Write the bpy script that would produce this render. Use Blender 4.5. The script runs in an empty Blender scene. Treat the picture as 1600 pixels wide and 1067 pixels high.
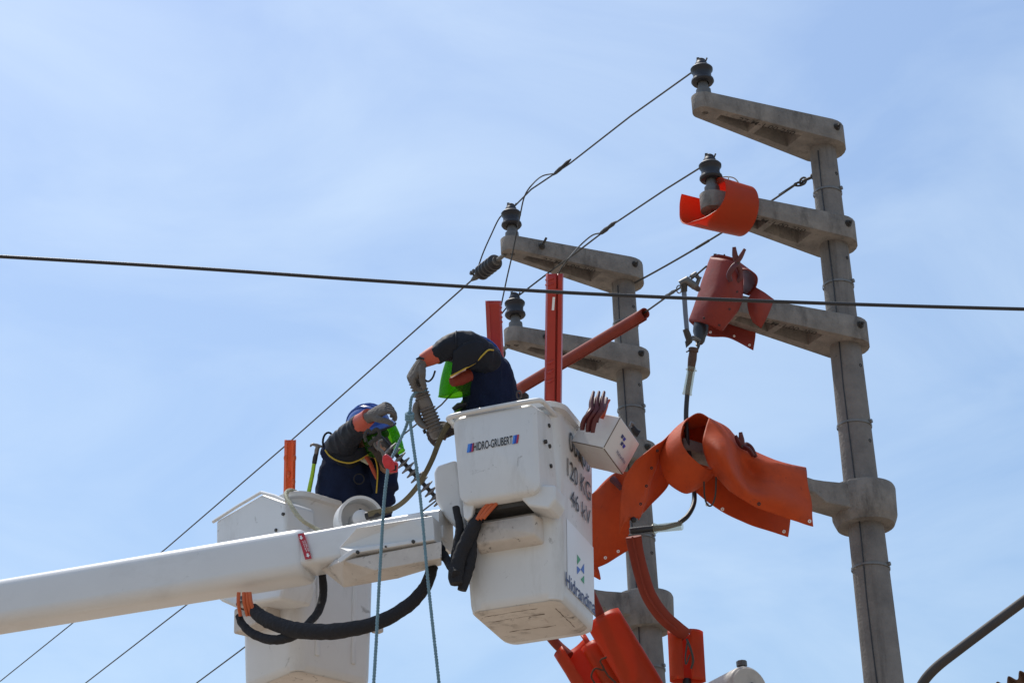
import bpy, bmesh, math, random
from math import sin, cos, radians, pi
from mathutils import Vector, Matrix, noise

random.seed(7)
sc = bpy.context.scene
V = Vector
# ---------------------------------------------------------------- camera
F_PX, PITCH, ROLL = 3430.4, radians(26.41), radians(2.264)
CAM = V((0, 0, 1.6))
_u0 = V((0, -sin(PITCH), cos(PITCH)))
FW = V((0, cos(PITCH), sin(PITCH)))
RT = V((1, 0, 0)) * cos(ROLL) - _u0 * sin(ROLL)
UP = _u0 * cos(ROLL) + V((1, 0, 0)) * sin(ROLL)
cd = bpy.data.cameras.new('camera')
cam = bpy.data.objects.new('camera', cd)
sc.collection.objects.link(cam)
m = Matrix((RT, UP, -FW)).transposed().to_4x4()
m.translation = CAM
cam.matrix_world = m
cd.sensor_width = 36.0
cd.lens = F_PX / 1600 * 36
cd.clip_start, cd.clip_end = 0.1, 5000
sc.camera = cam
# ---------------------------------------------------------------- sky, sun, exposure
SUN_EL, SUN_AZ = radians(66), radians(-38)          # azimuth from +Y, positive towards +X
w = bpy.data.worlds.new('World')
sc.world = w
w.use_nodes = True
nt = w.node_tree
nt.nodes.clear()
sky = nt.nodes.new('ShaderNodeTexSky')
sky.sky_type = 'NISHITA'
sky.sun_disc = False
sky.sun_elevation = SUN_EL
sky.sun_rotation = SUN_AZ
sky.altitude = 0
sky.air_density = 1.5
sky.dust_density = 1.8
sky.ozone_density = 5.2
bg = nt.nodes.new('ShaderNodeBackground')
bg.inputs['Strength'].default_value = 0.146
# thin high cloud veil: streaks of pale haze all over the sky
tc = nt.nodes.new('ShaderNodeTexCoord')
mp = nt.nodes.new('ShaderNodeMapping')
mp.inputs['Scale'].default_value = (3.0, 3.0, 6.5)
mp.inputs['Rotation'].default_value = (0.3, 0.5, 0.2)
n1 = nt.nodes.new('ShaderNodeTexNoise')
n1.inputs['Scale'].default_value = 1.9
n1.inputs['Detail'].default_value = 7
n1.inputs['Roughness'].default_value = 0.55
n1.inputs['Distortion'].default_value = 0.5
rp = nt.nodes.new('ShaderNodeValToRGB')
rp.color_ramp.elements[0].position = 0.36
rp.color_ramp.elements[0].color = (0, 0, 0, 1)
rp.color_ramp.elements[1].position = 0.72
rp.color_ramp.elements[1].color = (0.37, 0.37, 0.37, 1)
mx = nt.nodes.new('ShaderNodeMix')
mx.data_type = 'RGBA'
mx.inputs['B'].default_value = (5.7, 6.7, 7.6, 1)
ow = nt.nodes.new('ShaderNodeOutputWorld')
L_ = nt.links.new
L_(tc.outputs['Generated'], mp.inputs['Vector'])
L_(mp.outputs['Vector'], n1.inputs['Vector'])
L_(n1.outputs['Fac'], rp.inputs['Fac'])
L_(rp.outputs['Color'], mx.inputs['Factor'])
L_(sky.outputs['Color'], mx.inputs['A'])
L_(mx.outputs['Result'], bg.inputs['Color'])
L_(bg.outputs['Background'], ow.inputs['Surface'])

sd = bpy.data.lights.new('sun', 'SUN')
sd.energy = 3.6
sd.angle = radians(0.55)
sd.color = (1.0, 0.95, 0.87)
sun = bpy.data.objects.new('sun', sd)
sc.collection.objects.link(sun)
sdir = V((sin(SUN_AZ) * cos(SUN_EL), cos(SUN_AZ) * cos(SUN_EL), sin(SUN_EL)))
sun.rotation_euler = sdir.to_track_quat('Z', 'Y').to_euler()
sun.location = sdir * 50
sc.view_settings.view_transform = 'Standard'
sc.view_settings.look = 'None'
sc.view_settings.gamma = 1
sc.view_settings.use_curve_mapping = False
sc.view_settings.exposure = 0.0
sc.render.engine = 'CYCLES'
sc.cycles.max_bounces = 8
sc.cycles.use_denoising = True

# ---------------------------------------------------------------- measuring helpers
def pt(x, y, d):
    """point seen at photo pixel (x, y), d metres along the optical axis"""
    return CAM + FW * d + RT * ((x - 800) * d / F_PX) + UP * ((533.5 - y) * d / F_PX)

def onp(x, y, P, n):
    """point seen at photo pixel (x, y) on the plane through P with normal n"""
    v = FW + RT * ((x - 800) / F_PX) + UP * ((533.5 - y) / F_PX)
    return CAM + v * ((P - CAM).dot(n) / v.dot(n))

class Frame:
    def __init__(s, o, yaw):
        a = radians(yaw)
        s.o = o
        s.e1 = V((cos(a), -sin(a), 0)); s.e2 = V((sin(a), cos(a), 0)); s.e3 = V((0, 0, 1))
    def __call__(s, u, v, w):
        return s.o + s.e1 * u + s.e2 * v + s.e3 * w
    def uv(s, x, y, v):
        q = onp(x, y, s.o + s.e2 * v, s.e2) - s.o
        return q.dot(s.e1), q.dot(s.e3)
    def vw(s, x, y, u):
        q = onp(x, y, s.o + s.e1 * u, s.e1) - s.o
        return q.dot(s.e2), q.dot(s.e3)

# ---------------------------------------------------------------- object helpers
def link(o):
    sc.collection.objects.link(o); return o

def tag(o, label=None, cat=None, group=None, kind=None):
    if label: o['label'] = label
    if cat: o['category'] = cat
    if group: o['group'] = group
    if kind: o['kind'] = kind
    return o

def thing(name, label, cat, loc, group=None):
    o = bpy.data.objects.new(name, None)
    o.empty_display_size = 0.1
    o.location = loc
    link(o)
    return tag(o, label, cat, group)

def wloc(o):
    p = V((0, 0, 0))
    while o:
        p += o.location; o = o.parent
    return p

def mk(name, bm, mat, parent=None, smooth=True, angle=40):
    """world-space bmesh -> one linked mesh object"""
    bmesh.ops.recalc_face_normals(bm, faces=bm.faces)
    me = bpy.data.meshes.new(name)
    bm.to_mesh(me); bm.free()
    o = bpy.data.objects.new(name, me)
    if parent is not None:
        off = wloc(parent); o.parent = parent
    else:
        xs = [v.co for v in me.vertices]
        off = V((sum(c.x for c in xs) / len(xs), sum(c.y for c in xs) / len(xs), min(c.z for c in xs)))
        o.location = off
    me.transform(Matrix.Translation(-off))
    for mm in (mat if isinstance(mat, (list, tuple)) else [mat]):
        me.materials.append(mm)
    link(o)
    if smooth:
        for p in me.polygons: p.use_smooth = True
        if angle:
            try: me.set_sharp_from_angle(angle=radians(angle))
            except Exception: pass
    return o

def bake(o):
    """apply an object's modifiers into its mesh"""
    dg = bpy.context.evaluated_depsgraph_get()
    me = bpy.data.meshes.new_from_object(o.evaluated_get(dg))
    o.modifiers.clear()
    o.data = me
    return o

def bevel(o, wd, seg=2, ang=35):
    b = o.modifiers.new('bevel', 'BEVEL')
    b.width = wd; b.segments = seg; b.limit_method = 'ANGLE'; b.angle_limit = radians(ang)
    return o

def catmull(P, n):
    if len(P) < 3: 
        return [P[0].lerp(P[-1], i / n) for i in range(n + 1)]
    out = []
    m_ = len(P) - 1
    for i in range(n + 1):
        t = i / n * m_
        k = min(int(t), m_ - 1); t -= k
        p1, p2 = P[k], P[k + 1]
        p0 = P[k - 1] if k > 0 else p1 * 2 - p2
        p3 = P[k + 2] if k + 2 <= m_ else p2 * 2 - p1
        out.append(0.5 * ((2 * p1) + (p2 - p0) * t + (2 * p0 - 5 * p1 + 4 * p2 - p3) * t * t + (3 * p1 - p0 - 3 * p2 + p3) * t ** 3))
    return out

def tube(bm, P, r, seg=10, n=None, cap=True, flat=1.0, side=None, wob=0):
    """swept tube along P; r a number or one per control point"""
    R_ = list(r) if isinstance(r, (list, tuple)) else [r] * len(P)
    if n:
        RR = catmull([V((q, 0, 0)) for q in R_], n)
        P = catmull(P, n); R_ = [q.x for q in RR]
    nrm = None; rings = []
    for i, p in enumerate(P):
        t = (P[min(i + 1, len(P) - 1)] - P[max(i - 1, 0)]).normalized()
        if nrm is None:
            a = side if side is not None else (V((0, 0, 1)) if abs(t.z) < .9 else V((1, 0, 0)))
            nrm = (a - t * a.dot(t)).normalized()
        else:
            nrm = (nrm - t * nrm.dot(t)).normalized()
        b = t.cross(nrm)
        ring = []
        for k in range(seg):
            a = 2 * pi * k / seg
            rr = R_[i] * (1 + (wob * noise.noise(p * 40 + V((cos(a), sin(a), 0))) if wob else 0))
            ring.append(bm.verts.new(p + nrm * (cos(a) * rr) + b * (sin(a) * rr * flat)))
        rings.append(ring)
    for i in range(len(rings) - 1):
        for k in range(seg):
            bm.faces.new((rings[i][k], rings[i][(k + 1) % seg], rings[i + 1][(k + 1) % seg], rings[i + 1][k]))
    if cap:
        bm.faces.new(rings[0][::-1]); bm.faces.new(rings[-1])
    return bm

def lathe(bm, o, axis, prof, seg=24, capped=True):
    """prof: list of (height along axis, radius)"""
    axis = axis.normalized()
    a = V((1, 0, 0)) if abs(axis.x) < .8 else V((0, 1, 0))
    n_ = (a - axis * a.dot(axis)).normalized(); b = axis.cross(n_)
    rings = []
    for h, r in prof:
        rings.append([bm.verts.new(o + axis * h + (n_ * cos(2 * pi * k / seg) + b * sin(2 * pi * k / seg)) * max(r, 1e-4)) for k in range(seg)])
    for i in range(len(rings) - 1):
        for k in range(seg):
            bm.faces.new((rings[i][k], rings[i][(k + 1) % seg], rings[i + 1][(k + 1) % seg], rings[i + 1][k]))
    if capped:
        bm.faces.new(rings[0][::-1]); bm.faces.new(rings[-1])
    return bm

def loft(bm, secs, cap0=True, cap1=True):
    rings = [[bm.verts.new(p) for p in s] for s in secs]
    n_ = len(rings[0])
    for i in range(len(rings) - 1):
        for k in range(n_):
            bm.faces.new((rings[i][k], rings[i][(k + 1) % n_], rings[i + 1][(k + 1) % n_], rings[i + 1][k]))
    if cap0: bm.faces.new(rings[0][::-1])
    if cap1: bm.faces.new(rings[-1])
    return bm

def prism(bm, poly, vec):
    return loft(bm, [poly, [p + vec for p in poly]])

def rrect(x0, x1, y0, y1, r, n=5):
    out = []
    for cx, cy, a0 in ((x1 - r, y1 - r, 0), (x0 + r, y1 - r, 90), (x0 + r, y0 + r, 180), (x1 - r, y0 + r, 270)):
        for i in range(n + 1):
            a = radians(a0 + 90 * i / n)
            out.append((cx + r * cos(a), cy + r * sin(a)))
    return out

def box(bm, o, a, b, c):
    """box from corner o along vectors a, b, c"""
    return prism(bm, [o, o + a, o + a + b, o + b], c)

def sheet(name, rows, mat, parent, nu=28, nv=20, th=0.005, label=None, rough=0.0):
    """thin bent sheet through a grid of control points"""
    fine = [catmull(r_, nu) for r_ in rows]
    cols = list(zip(*fine))
    grid = [catmull(list(c), nv) for c in cols]       # grid[u][v]
    bm = bmesh.new()
    vs = [[bm.verts.new(p + V((noise.noise(p * 9), noise.noise(p * 9 + V((5, 1, 2))), noise.noise(p * 9 + V((1, 7, 3))))) * rough) for p in c] for c in grid]
    for i in range(nu):
        for j in range(nv):
            bm.faces.new((vs[i][j], vs[i + 1][j], vs[i + 1][j + 1], vs[i][j + 1]))
    o = mk(name, bm, mat, parent, angle=None)
    s = o.modifiers.new('thickness', 'SOLIDIFY'); s.thickness = th; s.offset = 0
    if label: o['label'] = label
    return o

def ball(bm, c, rx, ry=None, rz=None, ax=None, seg=16, rings=10):
    ry = rx if ry is None else ry; rz = rx if rz is None else rz
    X, Y, Z = ax if ax else (V((1, 0, 0)), V((0, 1, 0)), V((0, 0, 1)))
    loc = []
    for i in range(1, rings):
        t = pi * i / rings
        loc.append([bm.verts.new(c + X * (rx * sin(t) * cos(2 * pi * k / seg)) + Y * (ry * sin(t) * sin(2 * pi * k / seg)) + Z * (rz * cos(t))) for k in range(seg)])
    top = bm.verts.new(c + Z * rz); bot = bm.verts.new(c - Z * rz)
    for k in range(seg):
        bm.faces.new((top, loc[0][k], loc[0][(k + 1) % seg]))
        bm.faces.new((bot, loc[-1][(k + 1) % seg], loc[-1][k]))
    for i in range(len(loc) - 1):
        for k in range(seg):
            bm.faces.new((loc[i][k], loc[i + 1][k], loc[i + 1][(k + 1) % seg], loc[i][(k + 1) % seg]))
    return bm

def copy_tree(o, parent=None):
    c = o.copy(); link(c); c.parent = parent
    for ch in [x for x in sc.objects if x.parent == o]:
        copy_tree(ch, c)
    return c

_tcache = {}
def text_obj(name, s, o, xv, yv, mat, parent, nrm=None, lift=0.002, slant=0, bold=0.0):
    """flat lettering; xv spans the whole word, yv the capital height"""
    key = (s, bold)
    if key not in _tcache:
        c = bpy.data.curves.new('t', 'FONT'); c.body = s; c.resolution_u = 4; c.offset = bold
        q = bpy.data.objects.new('t', c); link(q)
        dg = bpy.context.evaluated_depsgraph_get(); dg.update()
        me = bpy.data.meshes.new_from_object(q.evaluated_get(dg))
        xs = [v.co.x for v in me.vertices]; ys = [v.co.y for v in me.vertices]
        x0, x1, y0, y1 = min(xs), max(xs), min(ys), max(ys)
        co = [((v.co.x - x0) / (x1 - x0), (v.co.y - y0) / (y1 - y0)) for v in me.vertices]
        fs = [tuple(p.vertices) for p in me.polygons]
        bpy.data.objects.remove(q); bpy.data.curves.remove(c); bpy.data.meshes.remove(me)
        _tcache[key] = (co, fs)
    co, fs = _tcache[key]
    nrm = nrm if nrm is not None else xv.cross(yv).normalized()
    bm = bmesh.new()
    vs = [bm.verts.new(o + xv * (x + slant * y) + yv * y + nrm * lift) for x, y in co]
    for f_ in fs:
        try: bm.faces.new([vs[i] for i in f_])
        except ValueError: pass
    ob = mk(name, bm, mat, parent, smooth=False)
    return ob

# ---------------------------------------------------------------- materials
def mat(name, col, rough=0.6, metal=0.0, bump=0.0, bscale=60, var=0.0, vscale=6, vcol=None, spec=0.5, trans=0.0, tcol=None, stain=None, sscale=5, sstr=0.0, coat=0.0, bdet=4, sthr=(0.52, 0.72), stretch=None, scuff=0.0, scol=(.08, .07, .06), scscale=22, scthr=(.66, .72)):
    m_ = bpy.data.materials.new(name); m_.use_nodes = True
    t = m_.node_tree; N = t.nodes; b = N['Principled BSDF']; out = N['Material Output']
    lk = t.links.new
    b.inputs['Roughness'].default_value = rough
    b.inputs['Metallic'].default_value = metal
    b.inputs['Specular IOR Level'].default_value = spec
    b.inputs['Coat Weight'].default_value = coat
    b.inputs['Base Color'].default_value = (*col, 1)
    tcn = N.new('ShaderNodeTexCoord'); oi = N.new('ShaderNodeObjectInfo')
    mu = N.new('ShaderNodeMath'); mu.operation = 'MULTIPLY'; mu.inputs[1].default_value = 37.0; lk(oi.outputs['Random'], mu.inputs[0])
    ad = N.new('ShaderNodeVectorMath'); ad.operation = 'ADD'; lk(tcn.outputs['Object'], ad.inputs[0]); lk(mu.outputs[0], ad.inputs[1]); src = ad.outputs[0]
    if stretch:
        mpn = N.new('ShaderNodeMapping'); mpn.inputs['Scale'].default_value = stretch
        lk(src, mpn.inputs['Vector']); src2 = mpn.outputs['Vector']
    else: src2 = src
    cur = None
    if var > 0:
        n_ = N.new('ShaderNodeTexNoise'); n_.inputs['Scale'].default_value = vscale; n_.inputs['Detail'].default_value = 6; n_.inputs['Roughness'].default_value = .65
        lk(src, n_.inputs['Vector'])
        r_ = N.new('ShaderNodeValToRGB')
        v2 = vcol if vcol else tuple(c * .55 for c in col)
        r_.color_ramp.elements[0].position = .5 - .25; r_.color_ramp.elements[1].position = .5 + .25
        r_.color_ramp.elements[0].color = (*[c * (1 - var) + d_ * var for c, d_ in zip(col, v2)], 1)
        r_.color_ramp.elements[1].color = (*[min(1, c * (1 + .25 * var)) for c in col], 1)
        lk(n_.outputs['Fac'], r_.inputs['Fac']); cur = r_.outputs['Color']
    if stain:
        n_ = N.new('ShaderNodeTexNoise'); n_.inputs['Scale'].default_value = sscale; n_.inputs['Detail'].default_value = 8; n_.inputs['Roughness'].default_value = .7
        lk(src2, n_.inputs['Vector'])
        r_ = N.new('ShaderNodeValToRGB'); r_.color_ramp.elements[0].position = sthr[0]; r_.color_ramp.elements[1].position = sthr[1]
        r_.color_ramp.elements[0].color = (0, 0, 0, 1); r_.color_ramp.elements[1].color = (sstr, sstr, sstr, 1)
        lk(n_.outputs['Fac'], r_.inputs['Fac'])
        x_ = N.new('ShaderNodeMix'); x_.data_type = 'RGBA'
        lk(r_.outputs['Color'], x_.inputs['Factor'])
        if cur: lk(cur, x_.inputs['A'])
        else: x_.inputs['A'].default_value = (*col, 1)
        x_.inputs['B'].default_value = (*stain, 1)
        cur = x_.outputs['Result']
    if scuff > 0:
        n_ = N.new('ShaderNodeTexNoise'); n_.inputs['Scale'].default_value = scscale; n_.inputs['Detail'].default_value = 9; n_.inputs['Roughness'].default_value = .62; n_.inputs['Distortion'].default_value = .8
        lk(src, n_.inputs['Vector'])
        r_ = N.new('ShaderNodeValToRGB'); r_.color_ramp.elements[0].position = scthr[0]; r_.color_ramp.elements[1].position = scthr[1]
        r_.color_ramp.elements[0].color = (0, 0, 0, 1); r_.color_ramp.elements[1].color = (scuff, scuff, scuff, 1)
        lk(n_.outputs['Fac'], r_.inputs['Fac'])
        x_ = N.new('ShaderNodeMix'); x_.data_type = 'RGBA'; lk(r_.outputs['Color'], x_.inputs['Factor'])
        if cur: lk(cur, x_.inputs['A'])
        else: x_.inputs['A'].default_value = (*col, 1)
        x_.inputs['B'].default_value = (*scol, 1); cur = x_.outputs['Result']
    if cur: lk(cur, b.inputs['Base Color'])
    if bump > 0:
        n_ = N.new('ShaderNodeTexNoise'); n_.inputs['Scale'].default_value = bscale; n_.inputs['Detail'].default_value = bdet
        lk(src, n_.inputs['Vector'])
        bp = N.new('ShaderNodeBump'); bp.inputs['Strength'].default_value = bump; bp.inputs['Distance'].default_value = .01
        lk(n_.outputs['Fac'], bp.inputs['Height']); lk(bp.outputs['Normal'], b.inputs['Normal'])
    if trans > 0:
        tr = N.new('ShaderNodeBsdfTranslucent'); tr.inputs['Color'].default_value = (*(tcol or col), 1)
        ms = N.new('ShaderNodeMixShader'); ms.inputs[0].default_value = trans
        lk(b.outputs['BSDF'], ms.inputs[1]); lk(tr.outputs['BSDF'], ms.inputs[2]); lk(ms.outputs[0], out.inputs['Surface'])
    return m_

M = {}
M['concrete'] = mat('concrete', (.24, .217, .194), .92, bump=.6, bscale=70, var=.9, vscale=9, vcol=(.125, .118, .112), stain=(.035, .032, .03), sscale=9, sstr=.7, stretch=(1, 1, .35), bdet=8, scuff=.6, scol=(.03, .028, .026), scscale=45, scthr=(.66, .72))
M['concrete_pole'] = mat('concrete_pole', (.20, .183, .168), .92, bump=.5, bscale=60, var=.9, vscale=6, vcol=(.115, .109, .107), stain=(.04, .037, .036), sscale=8, sstr=.65, stretch=(1.6, 1.6, .12), bdet=8, scuff=.6, scol=(.04, .037, .035), scscale=35, scthr=(.66, .72))
M['ink'] = mat('engraved_paint', (.028, .025, .023), .9)
M['porcelain'] = mat('porcelain', (.024, .025, .031), .5, spec=.3, var=.5, vscale=30, coat=.15)
M['porcelain_brown'] = mat('porcelain_dark', (.022, .022, .026), .4, var=.4, vscale=25)
M['ceramic'] = mat('ceramic_grey', (.15, .135, .125), .45, var=.4, vscale=25)
M['galv'] = mat('galvanised', (.16, .155, .15), .55, metal=.6, var=.6, vscale=30, bump=.2)
M['steel_dark'] = mat('dark_steel', (.06, .055, .05), .6, metal=.4, var=.5, vscale=25, bump=.3)
M['rust'] = mat('rusty_steel', (.10, .06, .045), .8, metal=.2, var=.6, vscale=30)
M['band'] = mat('band_steel', (.19, .185, .18), .5, metal=.5, var=.4, vscale=30)
M['wire'] = mat('wire', (.055, .053, .05), .7, metal=.2)
M['cable'] = mat('black_cable', (.018, .018, .021), .5, bump=.15, bscale=200)
M['hose_black'] = mat('hose_sleeve', (.014, .014, .018), .85, bump=.9, bscale=45, var=.4, vscale=18)
M['hose_orange'] = mat('hydraulic_hose', (.55, .11, .03), .5, var=.3)
M['white'] = mat('fibreglass', (.655, .655, .65), .38, var=.16, vscale=4, vcol=(.52, .50, .46), bump=.05, bscale=25, stain=(.30, .27, .23), sscale=6, sstr=.4, stretch=(1, 1, .25), sthr=(.54, .78), scuff=.55, scol=(.16, .14, .12), scscale=13, scthr=(.64, .72))
M['white_dirty'] = mat('fibreglass_dirty', (.58, .54, .50), .55, var=.5, vscale=5, vcol=(.36, .30, .25), stain=(.10, .085, .07), sscale=7, sstr=.75, sthr=(.55, .72), scuff=.7, scol=(.07, .06, .05), scscale=18, scthr=(.62, .68))
M['boom'] = mat('boom_paint', (.665, .667, .667), .3, var=.08, vscale=3, stain=(.36, .33, .30), sscale=5, sstr=.22, stretch=(.5, .5, 1.2), coat=.15, scuff=.45, scol=(.2, .18, .16), scscale=15, scthr=(.68, .74))
M['orange'] = mat('orange_rubber', (.50, .068, .014), .6, spec=.22, var=.5, vscale=7, vcol=(.32, .040, .013), trans=.06, tcol=(.9, .05, .01), stain=(.20, .035, .022), sscale=6, sstr=.5, bump=.15, bscale=30, scuff=.5, scol=(.10, .03, .02), scscale=20, scthr=(.64, .72))
M['orange_thin'] = mat('orange_plastic', (.46, .068, .016), .42, spec=.3, var=.3, vscale=6, trans=.42, tcol=(1.0, .05, .008), bump=.04)
M['red'] = mat('red_rubber', (.25, .036, .025), .6, spec=.3, var=.4, vscale=10, vcol=(.12, .017, .016), trans=.06, tcol=(.8, .05, .03), stain=(.12, .03, .03), sscale=14, sstr=.5, bump=.1, bscale=50)
M['orange_strip'] = mat('orange_strip', (.75, .12, .035), .45, var=.35, vscale=20, trans=.15, tcol=(1, .1, .02))
M['shed'] = mat('silicone_grey', (.16, .15, .15), .6)
M['scuff'] = mat('scuff', (.16, .13, .11), .9)
M['rope_dark'] = mat('dark_rope', (.10, .05, .03), .9, var=.6, vscale=120, bump=.8, bscale=200)
M['hose_red'] = mat('line_hose', (.42, .028, .018), .38, var=.3, vscale=12, trans=.06, tcol=(.9, .06, .03), coat=.1)
M['hose_brick'] = mat('line_hose_worn', (.24, .036, .020), .6, spec=.25, var=.4, vscale=14)
M['clamp'] = mat('clamp_plastic', (.10, .017, .02), .5, var=.4, vscale=30)
M['navy'] = mat('coverall', (.013, .021, .055), .95, var=.5, vscale=8, vcol=(.006, .008, .018), bump=.5, bscale=160, spec=.15)
M['sleeve'] = mat('rubber_sleeve', (.013, .0155, .023), .62, spec=.22, var=.35, vscale=12, bump=.1)
M['glove'] = mat('leather_glove', (.14, .125, .112), .85, var=.5, vscale=25, vcol=(.07, .06, .055), bump=.5, bscale=120)
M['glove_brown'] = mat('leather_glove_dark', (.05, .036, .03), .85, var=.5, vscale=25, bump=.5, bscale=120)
M['cuff'] = mat('orange_cuff', (.50, .085, .045), .5, var=.3, vscale=18)
M['helmet'] = mat('helmet', (.012, .07, .33), .28, coat=.3)
M['skin'] = mat('skin', (.32, .17, .11), .55, var=.2)
M['yellow'] = mat('yellow_cord', (.52, .36, .04), .8, bump=.4, bscale=200)
M['rope_blue'] = mat('blue_rope', (.22, .36, .43), .85, var=.6, vscale=120, vcol=(.08, .16, .2), bump=.9, bscale=220)
M['rope_cream'] = mat('cream_rope', (.52, .50, .38), .85, var=.6, vscale=100, vcol=(.22, .22, .15), bump=.9, bscale=200)
M['webbing'] = mat('khaki_webbing', (.13, .11, .065), .9, var=.4, vscale=30, bump=.5, bscale=250)
M['pulley_red'] = mat('pulley_plastic', (.62, .035, .05), .35)
M['green'] = mat('green_handle', (.30, .50, .02), .45)
M['black'] = mat('black_rubber', (.012, .012, .014), .6)
M['hammer'] = mat('hammer_steel', (.20, .18, .17), .5, metal=.5, var=.5, vscale=30)
M['paint_black'] = mat('black_letters', (.02, .02, .022), .5)
M['paint_navy'] = mat('navy_letters', (.035, .055, .16), .5)
M['paint_lblue'] = mat('light_blue_paint', (.05, .22, .70), .45)
M['paint_blue'] = mat('blue_paint', (.03, .05, .36), .45)
M['paint_mid'] = mat('mid_blue_paint', (.06, .16, .55), .45)
M['paint_red'] = mat('red_paint', (.40, .03, .06), .45)
M['paint_green'] = mat('green_paint', (.06, .36, .17), .45)
M['decal_white'] = mat('white_decal', (.78, .80, .83), .35)  # white of prints and stickers, also of the reflection painted on the bucket wall
M['sticker_red'] = mat('red_sticker', (.42, .02, .035), .45)
M['tank'] = mat('beige_paint', (.50, .46, .41), .5, var=.2, vscale=6, stain=(.2, .18, .16), sscale=7, sstr=.4)
M['lamp_arm'] = mat('lamp_arm_paint', (.055, .048, .046), .7, metal=.2, var=.4, vscale=9, stain=(.3, .28, .26), sscale=25, sstr=.4, sthr=(.66, .74))
M['roof'] = mat('rusty_sheet', (.13, .07, .045), .9, var=.5, vscale=4)
M['wall'] = mat('plaster', (.42, .36, .29), .9, var=.3, vscale=2)
M['sand'] = mat('sandy_ground', (.33, .265, .20), .95, var=.4, vscale=.4, bump=.3, bscale=8)

def clear_mat(name, col, alpha, rough=.1):
    m_ = bpy.data.materials.new(name); m_.use_nodes = True
    t = m_.node_tree; N = t.nodes; b = N['Principled BSDF']; out = N['Material Output']
    b.inputs['Base Color'].default_value = (*col, 1); b.inputs['Roughness'].default_value = rough
    tr = N.new('ShaderNodeBsdfTransparent'); tr.inputs['Color'].default_value = (*[c ** .4 for c in col], 1)
    ms = N.new('ShaderNodeMixShader'); ms.inputs[0].default_value = alpha
    t.links.new(tr.outputs[0], ms.inputs[1]); t.links.new(b.outputs[0], ms.inputs[2]); t.links.new(ms.outputs[0], out.inputs['Surface'])
    return m_
M['clear'] = clear_mat('clear_plastic', (.60, .60, .48), .24, .2)
def visor_mat():
    m_ = bpy.data.materials.new('green_visor'); m_.use_nodes = True
    t = m_.node_tree; N = t.nodes; b = N['Principled BSDF']; out = N['Material Output']
    b.inputs['Base Color'].default_value = (.02, .12, .03, 1); b.inputs['Roughness'].default_value = .12
    tr = N.new('ShaderNodeBsdfTransparent'); tr.inputs['Color'].default_value = (.46, .76, .08, 1)
    tl = N.new('ShaderNodeBsdfTranslucent'); tl.inputs['Color'].default_value = (.42, .80, .03, 1)
    a = N.new('ShaderNodeMixShader'); a.inputs[0].default_value = .17
    c = N.new('ShaderNodeMixShader'); c.inputs[0].default_value = .18
    lk = t.links.new
    lk(tr.outputs[0], a.inputs[1]); lk(tl.outputs[0], a.inputs[2])
    lk(a.outputs[0], c.inputs[1]); lk(b.outputs[0], c.inputs[2]); lk(c.outputs[0], out.inputs['Surface'])
    return m_
M['visor'] = visor_mat()
# ================================================================ SETTING
bm = bmesh.new()
bmesh.ops.create_grid(bm, x_segments=2, y_segments=2, size=2500)
g = mk('ground', bm, M['sand'], smooth=False); tag(g, 'sandy ground under the poles', kind='structure')

# ================================================================ POLES
PR, PL = V((1.836, 10.893, 0)), V((.726, 12.453, 0))
H = [8.235, 7.600, 6.963]; H5 = 5.97
AX = V((-.869, -.494, 0)).normalized()            # along the arms
LX = V((-AX.y * -1, AX.x * -1, 0)); LX = V((-.494, .869, 0)).normalized()   # along the line
ARM = .805
Z = V((0, 0, 1))

def lean_fix(base, axis_px, z0, z1):
    pass

def arm_mesh():
    """tapered concrete bracket: local x along the arm from the hub centre, y across, z up"""
    bm = bmesh.new()
    r0, r1, L = .134, .064, ARM + .01
    out = []
    n = 12
    al = math.asin((r0 - r1) / L)
    for i in range(n + 1):                         # tip arc
        a = -(pi / 2 - al) + (pi - 2 * al) * i / n
        out.append((L + r1 * cos(a), r1 * sin(a)))
    for i in range(n + 1):                         # hub arc
        a = (pi / 2 - al) + (pi + 2 * al) * i / n
        out.append((r0 * cos(a), r0 * sin(a)))
    def zb(x): return -.078 + (.044 * max(0, min(1, (x - .12) / L)))
    def zt(x): return .060
    top = [V((x, y, zt(x))) for x, y in out]
    bot = [V((x, y, zb(x))) for x, y in out]
    loft(bm, [bot, top])
    bmesh.ops.recalc_face_normals(bm, faces=bm.faces)
    me = bpy.data.meshes.new('crossarm'); bm.to_mesh(me); bm.free()
    o = bpy.data.objects.new('crossarm', me); link(o)
    cut = bmesh.new()
    def hw(x): return (r0 + (r1 - r0) * x / L) / cos(al) - .045
    for xa, xb in ((.195, .455), (.48, .725)):
        prof = [(xa, -hw(xa)), (xb, -hw(xb)), (xb, hw(xb)), (xa, hw(xa))]
        loft(cut, [[V((x, y, -.2)) for x, y in prof], [V((x + (.012 if x == xa else -.012), y * .9, .042)) for x, y in prof]])
    lathe(cut, V((.805, 0, -.2)), Z, [(0, .016), (.17, .016)], 12)
    bmesh.ops.recalc_face_normals(cut, faces=cut.faces)
    mc = bpy.data.meshes.new('cut'); cut.to_mesh(mc); cut.free()
    c = bpy.data.objects.new('cut', mc); link(c)
    b = o.modifiers.new('b', 'BOOLEAN'); b.object = c; b.operation = 'DIFFERENCE'; b.solver = 'EXACT'
    bpy.context.view_layer.update()
    bake(o)
    bevel(o, .004, 2, 40); bpy.context.view_layer.update(); bake(o)
    bpy.data.objects.remove(c)
    # chipped edges
    for v in o.data.vertices:
        p = v.co * 26
        v.co += V((noise.noise(p), noise.noise(p + V((3, 3, 3))), noise.noise(p + V((9, 1, 4))))) * .0022
    me = o.data; bpy.data.objects.remove(o)
    me.materials.append(M['concrete'])
    for p in me.polygons: p.use_smooth = True
    me.set_sharp_from_angle(angle=radians(30))
    return me

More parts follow.
